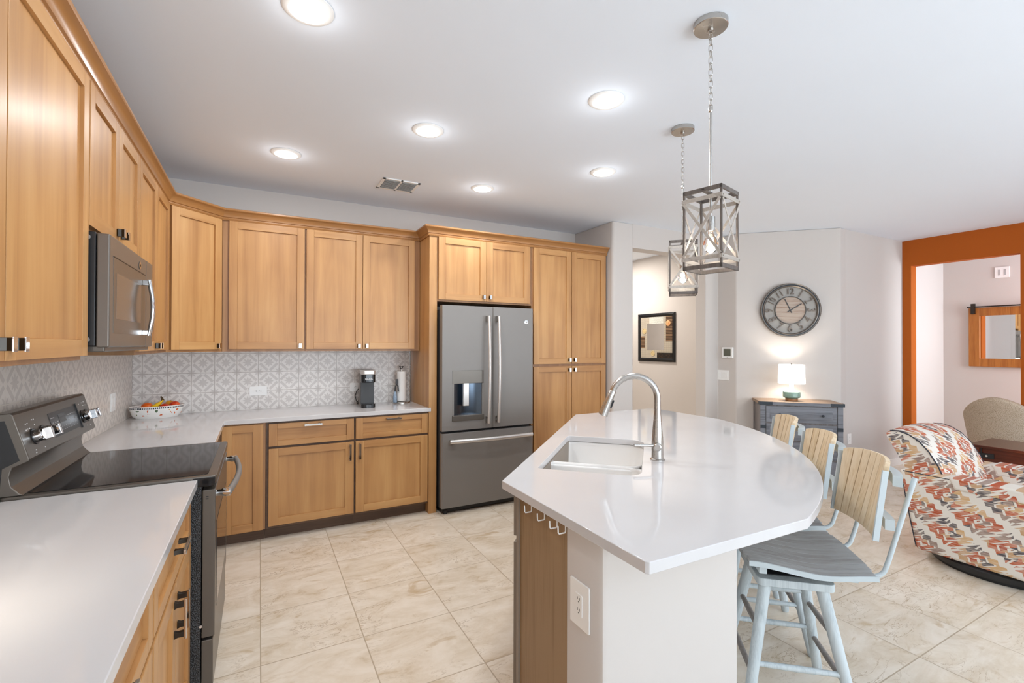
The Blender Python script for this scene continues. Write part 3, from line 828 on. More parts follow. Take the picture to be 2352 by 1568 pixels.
# door, drawer, handle
dr = B().box(RX(-.203), RY(y0+.004), .268, RX(-.157), RY(y1-.004), .872).build('oven_door', SLATED, rg, bevel=.004)
B().box(RX(-.158), RY(y0+.07), .36, RX(-.1555), RY(y1-.07), .72).build('door_glass', BLACKG, dr)
B().box(RX(-.19), RY(y0+.003), .842, RX(-.181), RY(y0+.0045), .846).box(RX(-.19), RY(y0+.003), .833, RX(-.181), RY(y0+.0045), .837).build('door_vent', BLACKP, dr)
B().box(RX(-.203), RY(y0+.004), .06, RX(-.162), RY(y1-.004), .258).build('storage_drawer', SLATED, rg, bevel=.004)
B().box(RX(-.7), RY(y0+.03), 0, RX(-.25), RY(y1-.03), .03).build('base', BLACKP, rg)
hb = B(); hz = .842
pts = []
for i in range(25):
    t = i/24; yy = y0+.05+t*(y1-y0-.10); pts.append((RX(-.112+.026*math.sin(PI*t)), RY(yy), hz))
hb.tube(pts, .0125, 14, 0, sx=1.25, up=(0, 0, 1)); hdl = hb.build('handle', SLATE, dr)
for yy in (y0+.052, y1-.052):
    B().tube([(RX(-.157), RY(yy), hz), (RX(-.140), RY(yy), hz), (RX(-.134), RY(yy), hz), (RX(-.106), RY(yy), hz)], [.013, .013, .017, .0185], 20).build('handle_post', CHROME, hdl)
B().cyl((RX(-.235+.03), RY(y0-.0025), .32), (RX(-.205), RY(y0), .32), .0055, n=14).build('screw', SILVER, rg)

# ================================================================== MICROWAVE
mw = empty('microwave', (-.68, 2.60, 1.45), 'slate over-the-range microwave with a bowed chrome handle, under the short cabinet', 'microwave')
def m3(b_): return b_
OX, OY, OZ = .68, -2.60, -1.45
def mbox(x0, y0, z0, x1, y1, z1, m=0, bb=None): return (bb or B()).box(x0+OX, y0+OY, z0+OZ, x1+OX, y1+OY, z1+OZ, m)
mbox(-.863, 2.212, 1.462, -.525, 2.990, 1.876).build('body', BLACKP, mw, bevel=.003)
md = mbox(-.524, 2.214, 1.456, -.485, 2.838, 1.873).build('door', MWSL, mw, bevel=.006, seg=3)
mbox(-.4855, 2.262, 1.510, -.4838, 2.80, 1.795).build('door_window', SLATED, md)
mbox(-.4840, 2.30, 1.565, -.4832, 2.72, 1.74).build('viewing_glass', plain('smoked_glass', srgb(110, 102, 94), .15, .02, metal=.4), md)
mbox(-.4845, 2.258, 1.796, -.4828, 2.82, 1.7995).build('window_edge', BLACKP, md)
mbox(-.524, 2.842, 1.456, -.485, 2.988, 1.873).build('control_panel', MWSL, mw, bevel=.004, seg=2)
mbox(-.86, 2.225, 1.440, -.50, 2.985, 1.4615).build('bottom_vent', SLATED, mw, bevel=.004)
for z in (1.485, 1.855): B().cyl((-.548+OX, 2.2085+OY, z+OZ), (-.548+OX, 2.212+OY, z+OZ), .009, n=14).build('screw', SILVER, mw)
bb = B(); pts = []
for i in range(21):
    t = i/20; pts.append((-.461+.016*math.sin(PI*t)+OX, 2.765+OY, 1.508+.262*t+OZ))
hh = bb.tube(pts, .0105, 14, 0, sx=1.4, up=(0, 1, 0)).build('handle', CHROME, md)
for z in (1.522, 1.756): mbox(-.485, 2.752, z-.012, -.455, 2.778, z+.012).build('handle_bracket', CHROME, hh, bevel=.003)
em = B().lathe([(0, 0), (.017, 0), (.019, .002), (0, .0025)], (0, 0, 0), 24, ax='x').build('emblem', CHROME, md); em.location = (-.485+OX, 2.70+OY, 1.828+OZ)
text('emblem_letters', 'GE', .014, DARKM, em, (.0030, 0, 0), (PI/2, 0, PI/2), .0003)

# ================================================================== REFRIGERATOR
FY, FX0, FX1 = 3.838, 1.381, 2.292
fr_ = empty('refrigerator', ((FX0+FX1)/2, 4.15, 0), 'slate french-door refrigerator with water dispenser and satin handles', 'refrigerator')
def F(x, y, z): return (x-(FX0+FX1)/2, y-4.15, z)
def fb(x0, y0, z0, x1, y1, z1, m=0, bb=None):
    a, c = F(x0, y0, z0), F(x1, y1, z1); return (bb or B()).box(*a, *c, m)
fb(FX0+.008, 3.905, .045, FX1-.008, 4.50, 1.775).build('body', DGREY, fr_, bevel=.003)
fb(FX0+.02, 3.89, .01, FX1-.02, 4.3, .06).build('base_grille', BLACKP, fr_)
for x in (FX0+.05, FX1-.05): B().cyl(F(x, 3.89, 0), F(x, 3.89, .03), .018, n=14).build('foot', BLACKP, fr_)
for x in (FX0+.03, FX1-.09): fb(x, 3.87, 1.775, x+.06, 3.95, 1.80).build('hinge_cover', DGREY, fr_, bevel=.004)
xm = 1.857
def fdoor(x0, x1, z0, z1, name):
    b = B(); p = [(x0, 3.895), (x0, FY+.012), (x0+.012, FY+.002), ((x0+x1)/2, FY), (x1-.012, FY+.002), (x1, FY+.012), (x1, 3.895)]
    b.prism([F(x, y, 0)[:2] for x, y in p], z0, z1); return b
# left door with dispenser recess
dx0, dx1, dz0, dz1 = 1.476, 1.771, .808, 1.243
ld = None
b = B()
p3 = lambda x0, x1, z0, z1, yf=FY: b.box(*F(x0, yf, z0), *F(x1, 3.895, z1))
p3(FX0, dx0, .722, 1.812); p3(dx1, xm-.003, .722, 1.812); p3(dx0, dx1, .722, dz0); p3(dx0, dx1, dz1, 1.812)
ld = b.build('left_door', SLATE, fr_)
fb(dx0, 3.893, dz0, dx1, 3.896, dz1).build('recess_back', SLATED, ld)
b = B(); # dispenser surround, control head and curved cavity
fb(dx0, FY-.004, 1.128, dx1, FY+.03, dz1, bb=b); b.build('dispenser_panel', SLATED, ld, bevel=.003)
b = B()
fb(dx0, FY-.002, dz0, dx0+.014, FY+.04, 1.128, bb=b); fb(dx1-.014, FY-.002, dz0, dx1, FY+.04, 1.128, bb=b)
b.build('dispenser_surround', SLATE, ld, bevel=.002)
b = B().grid(lambda u, v: F(dx0+.014+u*(dx1-dx0-.028), FY+.012+.04*math.sin(PI*u), .85+v*.278), 16, 2, thick=.002)
b.build('dispenser_cavity', metal('cavity_blue_steel', srgb(96, 108, 122), .22, 2), ld)
fb(dx0-.003, FY-.012, dz0-.004, dx1+.003, FY+.05, dz0+.044).build('drip_tray', SLATED, ld, bevel=.004)
fb(1.575, FY-.003, .93, 1.632, FY+.018, 1.135).build('dispenser_paddle', SILVER, ld, bevel=.006)
rd = fdoor(xm+.003, FX1, .722, 1.812, 'r').build('right_door', SLATE, fr_, bevel=.002)
fz = fdoor(FX0, FX1, .058, .700, 'f').build('freezer_drawer', SLATE, fr_, bevel=.002)
for d, x in ((ld, 1.800), (rd, 1.898)):
    pts = [F(x+.0*(1), FY-.052-.020*math.sin(PI*i/20), .772+i/20*.955) for i in range(21)]
    h_ = B().tube(pts, .0125, 12, 0, sx=1.15, up=(1, 0, 0)).build('handle', SILVER, d)
    for z in (.80, 1.70): fb(x-.010, FY-.05, z-.028, x+.010, FY+.002, z+.028).build('handle_bracket', STEEL, h_, bevel=.003)
pts = [F(1.438+i/24*.815, FY-.048-.026*math.sin(PI*i/24), .636) for i in range(25)]
h_ = B().tube(pts, .0135, 12, 0, sx=1.3, up=(0, 0, 1)).build('handle', SILVER, fz)
for x in (1.47, 2.22): fb(x-.02, FY-.05, .625, x+.02, FY+.002, .647).build('handle_bracket', STEEL, h_, bevel=.003)
em = B().lathe([(0, 0), (.018, 0), (.020, .003), (.014, .004), (0, .004)], (0, 0, 0), 28, ax='y').build('emblem', CHROME, rd); em.location = F(2.212, FY+.001, 1.683)
text('emblem_letters', 'GE', .016, DARKM, em, (0, -.0046, 0), (PI/2, 0, 0), .0003)

# ================================================================== COUNTER ITEMS
cf = empty('coffee_maker', (.845, 4.30, CT1), 'slim black single-serve coffee maker with a silver top on the far countertop', 'coffee maker', math.radians(-6))
w2 = .060
b = B().box(-w2, .01, .0, w2, .17, .325); b.build('body', plain('coffee_body_grey', srgb(120, 114, 108), .35, .03, metal=.4), cf, bevel=.008, seg=3)
B().prism(rrect(-w2+.0, -.135, w2, .03, .03), .218, .288).build('brew_head', BLACKG, cf, bevel=.004)
B().prism(rrect(-w2-.002, -.140, w2+.002, .10, .032), .289, .325).build('lid', SILVER, cf, bevel=.006, seg=3)
B().box(-w2+.004, -.030, .02, w2-.004, .012, .220).build('front_panel', DGREY, cf, bevel=.002)
B().prism(rrect(-w2, -.135, w2, .03, .03), .0, .035).build('drip_tray', BLACKG, cf, bevel=.003)
text('brand_lettering', 'KEURIG', .019, LETTERW, cf, (.004, -.1362, .250), (PI/2, 0, 0), .0004)
b = B().tube([(-.012, .172, .06), (-.045, .19, .05), (-.075, .19, .01), (-.07, .175, .006), (-.04, .175, .006)], .0035, 8); b.build('power_cord', BLACKP, cf)
b.v[:] = b.v
b = B().tube([(-.055, .165, .012), (-.078, .172, .03), (-.088, .185, .075), (-.075, .198, .12), (-.048, .204, .15)], .0035, 8).build('power_cord', BLACKP, cf)

pt = empty('paper_towel_holder', (1.185, 4.425, CT1), 'steel wire paper towel stand at the right end of the far countertop', 'paper towel holder')
B().lathe([(0, 0), (.085, 0), (.085, .006), (.075, .012), (.02, .014), (.006, .018), (.006, .315), (.003, .318), (0, .318)], n=32).build('base', STEEL, pt)
B().tube([(.078, 0, .01), (.078, 0, .16), (.078, 0, .30)], .0035, 8).tube([(-.03, .07, .01), (-.03, .07, .28)], .0025, 8).build('side_arm', STEEL, pt)
B().tube([(0, 0, .316), (-.010, 0, .330), (-.018, 0, .344)], .004, 8).tube([(0, 0, .316), (.010, 0, .330), (.018, 0, .344)], .004, 8).tube([(-.018, 0, .344), (0, 0, .338), (.018, 0, .344)], .003, 8).build('finial', BLACKP, pt)
ro = empty('paper_towel_roll', (1.185, 4.425, CT1+.020), 'slim white roll of paper towels on the wire stand', 'paper towels')
B().lathe([(.0165, 0), (.042, 0), (.043, .004), (.043, .272), (.042, .276), (.0165, .276), (.0165, 0)], n=36).build('paper', PAPER, ro)
sb = empty('soap_bottle', (1.118, 4.392, CT1+.010), 'small clear bottle with a grey trigger leaning beside the paper towels', 'bottle')
B().lathe([(.0, 0), (.017, 0), (.019, .004), (.018, .05), (.012, .085), (.008, .10), (0, .10)], n=20).build('bottle_body', plain('bluish_clear_plastic', srgb(150, 170, 190), .15, .2, scale=60), sb)
B().tube([(0, 0, .095), (.004, 0, .15), (.012, 0, .165), (.026, -.005, .155), (.030, -.008, .10)], [.007, .006, .006, .006, .007], 10).box(.004, -.012, .165, .028, .004, .215).build('trigger', DGREY, sb)

# fruit bowl
def ellip(prof, sx, sy, n=48, m=0): return B().lathe(prof, n=n, sx=sx, sy=sy, m=m)
def bowlmat():
    k = M('painted_white_ceramic', srgb(238, 236, 232), .12)
    X = k.xyz(k.co()); x, y, z = X
    th = (y*1.75).atan2(x)
    n = k.noise(k.vec(th*1.0, z*6, 0), 4.2, 2, .5)
    band = z.gt(.070)*z.lt(.0815)*((th*14).pp(.5).gt(.16))
    col = k.ramp(k.noise(k.vec(th, z*3, 2), 3.0, 1), [(0, srgb(206, 90, 40)), (.47, srgb(224, 160, 60)), (.53, srgb(230, 190, 90)), (.6, srgb(90, 110, 80))], 'CONSTANT')
    c = k.mix(n.gt(.60)*z.gt(.020)*z.lt(.062), srgb(238, 236, 232), col)
    c = k.mix(band, c, srgb(50, 56, 70))
    k.base(c); return k.m
fb_ = empty('fruit_bowl', (-.675, 4.372, CT1), 'oval white painted ceramic bowl of fruit in the corner of the countertop', 'bowl', math.radians(14))
ellip([(.0, .006), (.11, .006), (.138, .022), (.156, .070), (.159, .084), (.162, .088), (.166, .085), (.163, .066), (.150, .022), (.128, .0), (.0, .0)], 1.0, .56).build('dish', bowlmat(), fb_)
def fruit(name, label, x, y, z, r, col, sq=.92, stem=True, grp='fruit in the oval bowl', var=.2):
    t = empty(name, (x, y, z), label, name, random.uniform(0, 3), grp)
    p = [(r*math.sin(PI*i/14)*(1+.04*math.sin(PI*i/14)), -r*sq*math.cos(PI*i/14)+(-.10*r if i == 14 else 0)) for i in range(15)]
    p[0] = (0, p[0][1]); p[-1] = (0, p[-1][1])
    B().lathe(p, n=22).build('flesh', col, t, ang=80)
    if stem: B().cyl((0, 0, r*.75), (.003, 0, r*1.0), .0014, n=6).build('stem', BLACKP, t)
FR = lambda n, a, b_: (lambda k: (k.base(k.ramp(k.noise(k.co(), 25, 3), [(.35, a), (.65, b_)])), k.m)[1])(M(n, a, .3))
OR = FR('orange_skin', srgb(214, 92, 24), srgb(232, 116, 34)); RD = FR('apple_red', srgb(196, 34, 20), srgb(226, 92, 34)); YR = FR('apple_gold', srgb(222, 168, 40), srgb(214, 92, 30)); YE = FR('banana_yellow', srgb(236, 182, 22), srgb(246, 204, 40))
fruit('orange', 'orange at the left end of the fruit in the oval bowl', -.735, 4.372, CT1+0.078, .037, OR, stem=False)
fruit('apple', 'red apple at the right end of the fruit bowl', -.570, 4.395, CT1+0.082, .033, RD)
fruit('apple', 'red-orange apple just right of the bananas in the fruit bowl', -.626, 4.350, CT1+0.072, .032, RD)
fruit('apple', 'golden apple behind the red apples in the fruit bowl', -.605, 4.440, CT1+0.084, .034, YR)
bn = empty('banana_bunch', (-.672, 4.345, CT1+.084), 'small bunch of yellow bananas in the middle of the fruit bowl', 'bananas', 0, 'fruit in the oval bowl')
for k_ in range(3):
    pts = []; 
    for i in range(11):
        t = i/10; a = -.2+t*1.35
        pts.append((.035-.13*t*1.0*(1-.25*t)+.05, -.012+k_*.013+.006*math.sin(3*t), -.030+.065*(1-t)**2.0+.010))
    rr = [.004, .006, .012, .0145, .0155, .016, .0155, .0145, .012, .008, .004]
    B().tube([(p[0]-.045, p[1], p[2]) for p in pts], rr, 8).build('banana', YE, bn, ang=60)
B().tube([(.036, 0, .040), (.030, .002, .060), (.022, .0, .072)], [.011, .007, .006], 8).build('stem', plain('banana_stem', srgb(70, 50, 20), .6), bn)

# ================================================================== CEILING THINGS
def can(x, y, i):
    t = empty('recessed_light', (x, y, C), label=CANLAB[i], cat='ceiling light', group='recessed kitchen lights')
    B().lathe([(.068, -.0005), (.0955, -.0005), (.0955, -.004), (.088, -.010), (.072, -.012), (.068, -.004), (.068, -.0005)], n=40).build('trim_ring', WHITEP, t)
    B().lathe([(0, -.005), (.0675, -.005), (.0675, -.002), (0, -.002)], n=32).build('diffuser', CANL, t)
    l = area('can_light', (x, y, C-.016), (x, y, 0), .13, .13, 6.6, (.965, .985, 1), 'DISK', 180); point('can_glow', (x, y, C-.085), .5, (.97, .985, 1), .05)
CANLAB = ['recessed ceiling light at the top edge of the picture, nearest the tall left cabinets', 'recessed ceiling light farthest left, above the corner wall cabinet', 'recessed ceiling light in the middle of the kitchen ceiling, nearest the air vent',
          'recessed ceiling light left of the near pendant, the nearer of the two beside it', 'recessed ceiling light right of the air vent and nearest the refrigerator cabinet', 'recessed ceiling light left of the far pendant canopy']
for i, (x, y) in enumerate(((.160, 1.985), (.152, 3.565), (.898, 2.764), (1.623, 1.968), (1.633, 3.572), (2.277, 2.797))): can(x, y, i)
vt = empty('air_vent', (.995, 3.835, C), 'white rectangular ceiling air vent above the wall cabinets', 'vent')
b = B(); W, D = .30, .26
for a in ((-W/2, -D/2, W/2, -D/2+.022), (-W/2, D/2-.022, W/2, D/2), (-W/2, -D/2, -W/2+.022, D/2), (W/2-.022, -D/2, W/2, D/2), (-.008, -D/2, .008, D/2)):
    b.box(a[0], a[1], -.008, a[2], a[3], -.0005)
b.build('frame', WHITEP, vt, bevel=.001)
B().box(-W/2+.02, -D/2+.02, -.003, W/2-.02, D/2-.02, -.0008).build('backing', DGREY, vt)
for s in (-1, 1):
    for i in range(9):
        y = -D/2+.034+i*.024; x0, x1 = (.009, W/2-.023) if s > 0 else (-W/2+.023, -.009)
        B().hexa([(x0, y, -.004), (x1, y, -.004), (x1, y+.002, -.004), (x0, y+.002, -.004)], [(x0, y-.012, -.014), (x1, y-.012, -.014), (x1, y-.010, -.014), (x0, y-.010, -.014)]).build('louver', WHITEP, vt)

# pendants
def pendant():
    t = empty('pendant_light', (0, 0, C), 'x', 'pendant light', 0, 'caged pendant lights over the island')
    B().lathe([(0, -.001), (.066, -.001), (.066, -.022), (.064, -.024), (.012, -.0275), (.012, -.036), (.006, -.038), (0, -.038)], n=40).build('canopy', STEEL, t)
    b = B(); z = -.040; i = 0
    while z > -.345:
        L = .030; r = .0075; pts = []
        for k in range(16):
            a = 2*PI*k/16; x, zz = r*math.cos(a), (L/2-r)*(1 if math.sin(a) >= 0 else -1)*(1 if abs(math.sin(a)) > .01 else 0)+r*math.sin(a)
            pts.append((x, 0, z-L/2+zz) if i % 2 else (0, x, z-L/2+zz))
        b.tube(pts, .0017, 6, closed=True); z -= .0245; i += 1
    b.build('chain', STEEL, t)
    B().cyl((0, 0, -.352), (0, 0, -.80), .0062, n=14).lathe([(.008, -.345), (.009, -.352), (.009, -.362), (.0065, -.366)], n=14).build('stem', STEEL, t)
    zt, zb, h, p = -.688, -1.006, .079, .0085
    f = B()
    for sx in (-1, 1):
        for sy in (-1, 1): f.box(sx*h-p if sx > 0 else -h-0, sy*h-p if sy > 0 else -h-0, zb, sx*h+0 if sx > 0 else -h+p, sy*h+0 if sy > 0 else -h+p, zt)
    for z in (zt-.016, zb):
        for s in (-1, 1):
            f.box(-h, s*h-(p if s > 0 else 0), z, h, s*h+(0 if s > 0 else p), z+.016)
            f.box(s*h-(p if s > 0 else 0), -h, z, s*h+(0 if s > 0 else p), h, z+.016)
    f.box(-h, -.010, zt-.010, h, .010, zt-.004)
    f.build('cage_frame', WEATH, t, bevel=.0008, seg=1)
    for k in range(4):                                    # metal bands and crossed straps on each face
        g = B(); mk = g.mark()
        y = -h-.0018
        for z in (zt-.050, zb+.034): g.box(-h-.002, y-.0015, z, h+.002, y+.0015, z+.016)
        za, zc = zt-.052, zb+.052; L = math.hypot(2*h-.01, za-zc); a = math.atan2(za-zc, 2*h-.01)
        for s in (-1, 1):
            m2 = g.mark(); g.box(-L/2, y-.0015-(.003 if s > 0 else 0), -.0055, L/2, y+.001-(.003 if s > 0 else 0), .0055)
            g.xf(m2, Matrix.Translation((0, 0, (za+zc)/2)) @ Matrix.Rotation(-s*a, 4, 'Y'))
        for z in (zt-.042, zb+.042):
            for s in (-1, 1): g.cyl((s*(h-.006), y-.0045, z), (s*(h-.006), y-.0015, z), .0033, n=10)
        g.xf(mk, Matrix.Rotation(k*PI/2, 4, 'Z'))
        g.build('strap', WASH, t, bevel=.0005, seg=1)
    B().lathe([(0, -.788), (.017, -.788), (.0175, -.792), (.0175, -.846), (.015, -.848), (0, -.848)], n=24).build('socket', STEEL, t)
    g = B().lathe([(.0105, -.848), (.012, -.858), (.024, -.876), (.030, -.892), (.031, -.902), (.026, -.920), (.014, -.932), (0, -.936)], n=28).build('bulb', GLASS, t)
    B().lathe([(0, -.874), (.006, -.876), (.0075, -.89), (.006, -.904), (0, -.906)], n=14).build('filament', BULB, g)
    return t
p1 = pendant(); p1.location = (1.604, 1.293, C); p1.rotation_euler = (0, 0, math.radians(14.4)); p1['label'] = 'caged pendant light nearer the camera, hanging over the island with its X straps in front'
p2 = copy_tree(p1); p2.location = (2.240, 2.004, C); p2.rotation_euler = (0, 0, math.radians(44)); p2['label'] = 'caged pendant light farther from the camera, partly behind the nearer one'
for x, y in ((1.604, 1.293), (2.240, 2.004)): point('pendant_bulb_light', (x, y, C-.915), 20, (1, .95, .88), .012)

# ================================================================== BAR STOOLS
def stool():
    t = empty('bar_stool', (0, 0, 0), 'x', 'stool', 0, 'swivel stools along the curved island edge')
    z0 = .515; dx = .012
    b = B().prism(rrect(-.140+dx, -.145, .140+dx, .145, .025), z0, z0+.030); b.build('base_plate', BLUEW, t, bevel=.003)
    tp, ft = .102, .198
    def at(sx, sy, z): k = (z0-z)/z0; return Vector((dx+sx*(tp+(ft-tp)*k), sy*(tp+(ft-tp)*k), z))
    for sx in (-1, 1):
        for sy in (-1, 1):
            b = B().tube([at(sx, sy, 0), at(sx, sy, .012), at(sx, sy, .30), at(sx, sy, z0)], [.016, .0195, .0215, .023], 16)
            b.build('leg', BLUEW, t)
    for sy in (-1, 1):
        for z in ((.215, .385) if sy > 0 else (.215,)): B().tube([at(-1, sy, z), (at(-1, sy, z)+at(1, sy, z))/2, at(1, sy, z)], [.0095, .012, .0095], 12).build('rung', BLUEW, t)
    for sx in (-1, 1):
        for z in (.175, .34, .44)[:2]: B().tube([at(sx, -1, z), (at(sx, -1, z)+at(sx, 1, z))/2, at(sx, 1, z)], [.0095, .012, .0095], 12).build('rung', RUNGW, t)
    B().prism(rrect(-.105, -.105, .105, .105, .02), z0+.0305, z0+.034).lathe([(.07, z0+.034), (.085, z0+.036), (.085, z0+.050), (.06, z0+.056), (.06, z0+.070)], n=32).box(-.09, -.012, z0+.050, .09, .012, z0+.072).box(-.012, -.09, z0+.050, .012, .09, z0+.072).build('swivel_plate', BLACKP, t, bevel=.001)
    zs = lambda x: .630+.012*math.exp(-((x+.17)/.10)**2)-.018*math.exp(-((x-.09)/.12)**2)
    n = 9; w = .43/n
    for i in range(n):
        y0_, y1_ = -.215+i*w+.0006, -.215+(i+1)*w-.0006
        inset = .012*abs((i-4)/4)**3
        m_ = 0
        b = B().grid(lambda u, v: (-.185+inset+u*(.45-2*inset), y0_+v*(y1_-y0_), zs(-.185+u*.45)), 14, 1, thick=.018)
        b.build('seat_slat', BLUEX, t, bevel=.0018, seg=1)
    for y in (-.2175, .2175):
        B().grid(lambda u, v: (-.178+u*.436, y-.003+v*.006, zs(-.185+u*.45)-.0005), 14, 1, thick=.019).build('seat_edge', BLUEM, t)
    for x in (-.125, .185): B().box(x-.014, -.205, .590, x+.014, .205, zs(x)-.0185).build('seat_batten', BLUEM, t, bevel=.002)
    # back
    def bk(y, z):
        cv = 1-(y/.18)**2; lean = (z-.745)/.285
        return .275+.025*cv+lean*(.035+.035*cv)
    n = 8; W = .345; w = W/n
    for i in range(n):
        y0_, y1_ = -W/2+i*w+.0019, -W/2+(i+1)*w-.0019
        tz = lambda yy: 1.032-.016*abs(yy/(W/2))**4
        B().grid(lambda u, v: (bk(y0_+v*(y1_-y0_), .745+u*(tz(y0_+v*(y1_-y0_))-.745)), y0_+v*(y1_-y0_), .745+u*(tz(y0_+v*(y1_-y0_))-.745)), 6, 3, thick=-.016).build('back_slat', SLATN, t, bevel=.0015, seg=1)
    for y in (-W/2-.0045, W/2+.0045):
        B().grid(lambda u, v: (bk(y, .742+u*.262), y-.004+v*.008, .742+u*.262), 6, 1, thick=-.020).build('back_edge', BLUEM, t)
    for z in (.800, .965):
        B().grid(lambda u, v: (bk(-.158+u*.316, z)+.017, -.158+u*.316, z-.020+v*.040), 10, 1, thick=-.030).build('back_batten', BLUEM, t)
    for y in (-.135, .135):
        zl = .592
        pts = [(.10, y, zl), (.20, y, zl), (.275, y, zl)]
        for k in range(1, 8):
            a = k/8*math.radians(82); pts.append((.275+.045*math.sin(a), y, zl+.045*(1-math.cos(a))))
        for z in (.66, .74, .82, .90, .975): pts.append((.324+(z-.64)*.27, y, z))
        B().tube(pts, .0085, 12).build('back_tube', BLUEM, t)
    return t
s1 = stool()
labs = ['pale blue swivel stool nearest the camera, its whole slatted seat and base in view', 'middle one of the three slatted swivel stools at the curved island edge', 'farthest slatted swivel stool, its wooden back in front of the drawer chest']
stl = [(.515, 2.235), (.50, 2.735), (.47, 3.265)]
for i, (a, l) in enumerate(stl):
    s = s1 if i == 0 else copy_tree(s1)
    x, y = AL(a, l); s.location = (x, y, 0); s.rotation_euler = (0, 0, -PI/4+math.radians((4, 3, 3)[i])); s['label'] = labs[i]

# ================================================================== DRAWER CHEST, LAMP, CLOCK
ch = empty('drawer_chest', (4.75+.275+.145, 3.2-.275+.145, 0), 'blue-grey weathered wood drawer chest with iron corner straps, under the clock', 'chest', -PI/4)
hw, hd_ = .385, .20
tp_ = B().box(-hw-.008, -hd_-.008, .838, hw+.008, hd_, .868, 0).build('top', CHESTT, ch, bevel=.002)
B().box(-hw-.0085, -hd_-.0095, .836, hw+.0085, -hd_-.0075, .867).build('top_edge', CHESTW, tp_)
for sx in (-1, 1):
    B().box(sx*(hw-.115) if sx > 0 else -hw-.010, -hd_-.012, .835, sx*(hw+.010) if sx > 0 else -hw+.115, -hd_-.009, .869).box(sx*(hw+.0085), -hd_-.012, .835, sx*(hw+.0115), -hd_+.06, .869).cyl((sx*(hw-.03), -hd_-.0155, .852), (sx*(hw-.03), -hd_-.012, .852), .006, n=10).cyl((sx*(hw-.085), -hd_-.0155, .852), (sx*(hw-.085), -hd_-.012, .852), .006, n=10).build('corner_strap', IRON, tp_)
for sx in (-1, 1):
    for sy in (-1, 1):
        x0 = sx*hw if sx < 0 else hw-.05; y0_ = -hd_ if sy < 0 else hd_-.05
        B().box(x0, y0_, 0, x0+.05, y0_+.05, .8375).build('post', CHESTW if sy < 0 else CHESTV, ch, bevel=.002)
    B().box(sx*(hw-.03), -hd_+.05, .09, sx*(hw-.012), hd_-.05, .8375).build('side_panel', CHESTV, ch)
B().box(-hw+.05, -hd_+.012, .075, hw-.05, hd_-.01, .8375).build('carcass', CHESTV, ch)
for i in range(4):
    z1 = .822-i*.187; z0 = z1-.168
    d = B(); x0, x1 = -hw+.056, hw-.056; y = -hd_+.002
    d.hexa([(x0, y+.010, z0), (x1, y+.010, z0), (x1, y+.010, z1), (x0, y+.010, z1)], [(x0, y, z0), (x1, y, z0), (x1, y, z1), (x0, y, z1)])
    dd = d.build('drawer', CHESTW, ch, bevel=.001)
    B().hexa([(x0+.035, y-.0005, z0+.03), (x1-.035, y-.0005, z0+.03), (x1-.035, y-.0005, z1-.03), (x0+.035, y-.0005, z1-.03)], [(x0+.055, y-.006, z0+.045), (x1-.055, y-.006, z0+.045), (x1-.055, y-.006, z1-.045), (x0+.055, y-.006, z1-.045)]).build('raised_panel', CHESTW, dd)
    for sx in (-1, 1): B().lathe([(0, .022), (.010, .021), (.013, .014), (.008, .006), (.006, 0), (.006, -.006)], (sx*.20, y-.007, (z0+z1)/2), 18, ax='y').build('knob', IRON, dd)
for sx in (-1, 1):
    for z in (.60, .27): B().box(sx*hw if sx < 0 else hw-.052, -hd_-.002, z-.018, -hw+.052 if sx < 0 else hw, -hd_-.0003, z+.018).build('iron_band', IRON, ch)

lp = empty('table_lamp', (5.118, 3.082, .868), 'lit white drum-shade table lamp with a celadon ceramic base on the chest', 'lamp')
B().lathe([(0, 0), (.058, 0), (.060, .004), (.060, .024), (.058, .028), (0, .028)], n=36).build('foot', COPPER, lp)
B().lathe([(.058, .028), (.078, .036), (.0845, .044), (.0845, .092), (.082, .098), (.075, .100)], n=40).build('base', CELAD, lp)
B().lathe([(.078, .0985), (.064, .106), (.034, .124), (.024, .132), (.022, .140), (.022, .185), (.018, .188), (0, .188)], n=36).build('neck', CREAMG, lp)
sh = B().lathe([(.131, .188), (.125, .395)], n=48); 
sh.f = sh.f[:48]; sh.mi = sh.mi[:48]
so = sh.build('lamp_shade', SHADE, lp); sm = so.modifiers.new('s', 'SOLIDIFY'); sm.thickness = .0015
B().cyl((0, 0, .188), (0, 0, .40), .004, n=10).box(-.124, -.001, .388, .124, .001, .390).lathe([(.006, .40), (.010, .403), (.006, .408), (0, .41)], n=12).build('harp', DARKM, lp)
point('table_lamp_bulb', (5.118, 3.082, .868+.29), 6, (1, .90, .78), .03)

# clock
NX = Vector((-1/S2, -1/S2, 0))
ck = empty('wall_clock', (5.283+NX.x*.0, 3.217+NX.y*.0, 1.868), 'large round wall clock with raised numerals and a wooden centre, above the lamp', 'clock', -PI/4)
ck.location = (5.283-.003, 3.217-.003-.017, 1.868)
R0 = .303
def ring(r0, r1, y0, y1, n=72): return B().lathe([(r0, y0), (r1, y0), (r1, y1), (r0, y1), (r0, y0)], n=n, ax='y')
def ringp(prof): return B().lathe(prof, n=80, ax='y')
RIMG = metal('aged_silver_rim', srgb(132, 126, 120), .4)
ringp([(R0, 0), (R0, .028), (R0-.005, .034), (R0-.009, .030), (R0-.012, .030), (R0-.012, 0), (R0, 0)]).build('rim', RIMG, ck)
ringp([(R0-.012, .0), (R0-.012, .022), (R0-.027, .022), (R0-.027, 0), (R0-.012, 0)]).build('rim_groove', BLACKP, ck)
ringp([(R0-.026, .0), (R0-.026, .032), (R0-.032, .034), (R0-.040, .026), (R0-.040, 0), (R0-.026, 0)]).build('inner_rim', RIMG, ck)
B().lathe([(0, .001), (R0-.03, .001), (R0-.03, .004), (0, .004)], n=64, ax='y').build('dial', plain('pale_aqua_dial', srgb(164, 160, 154), .6, .06), ck)
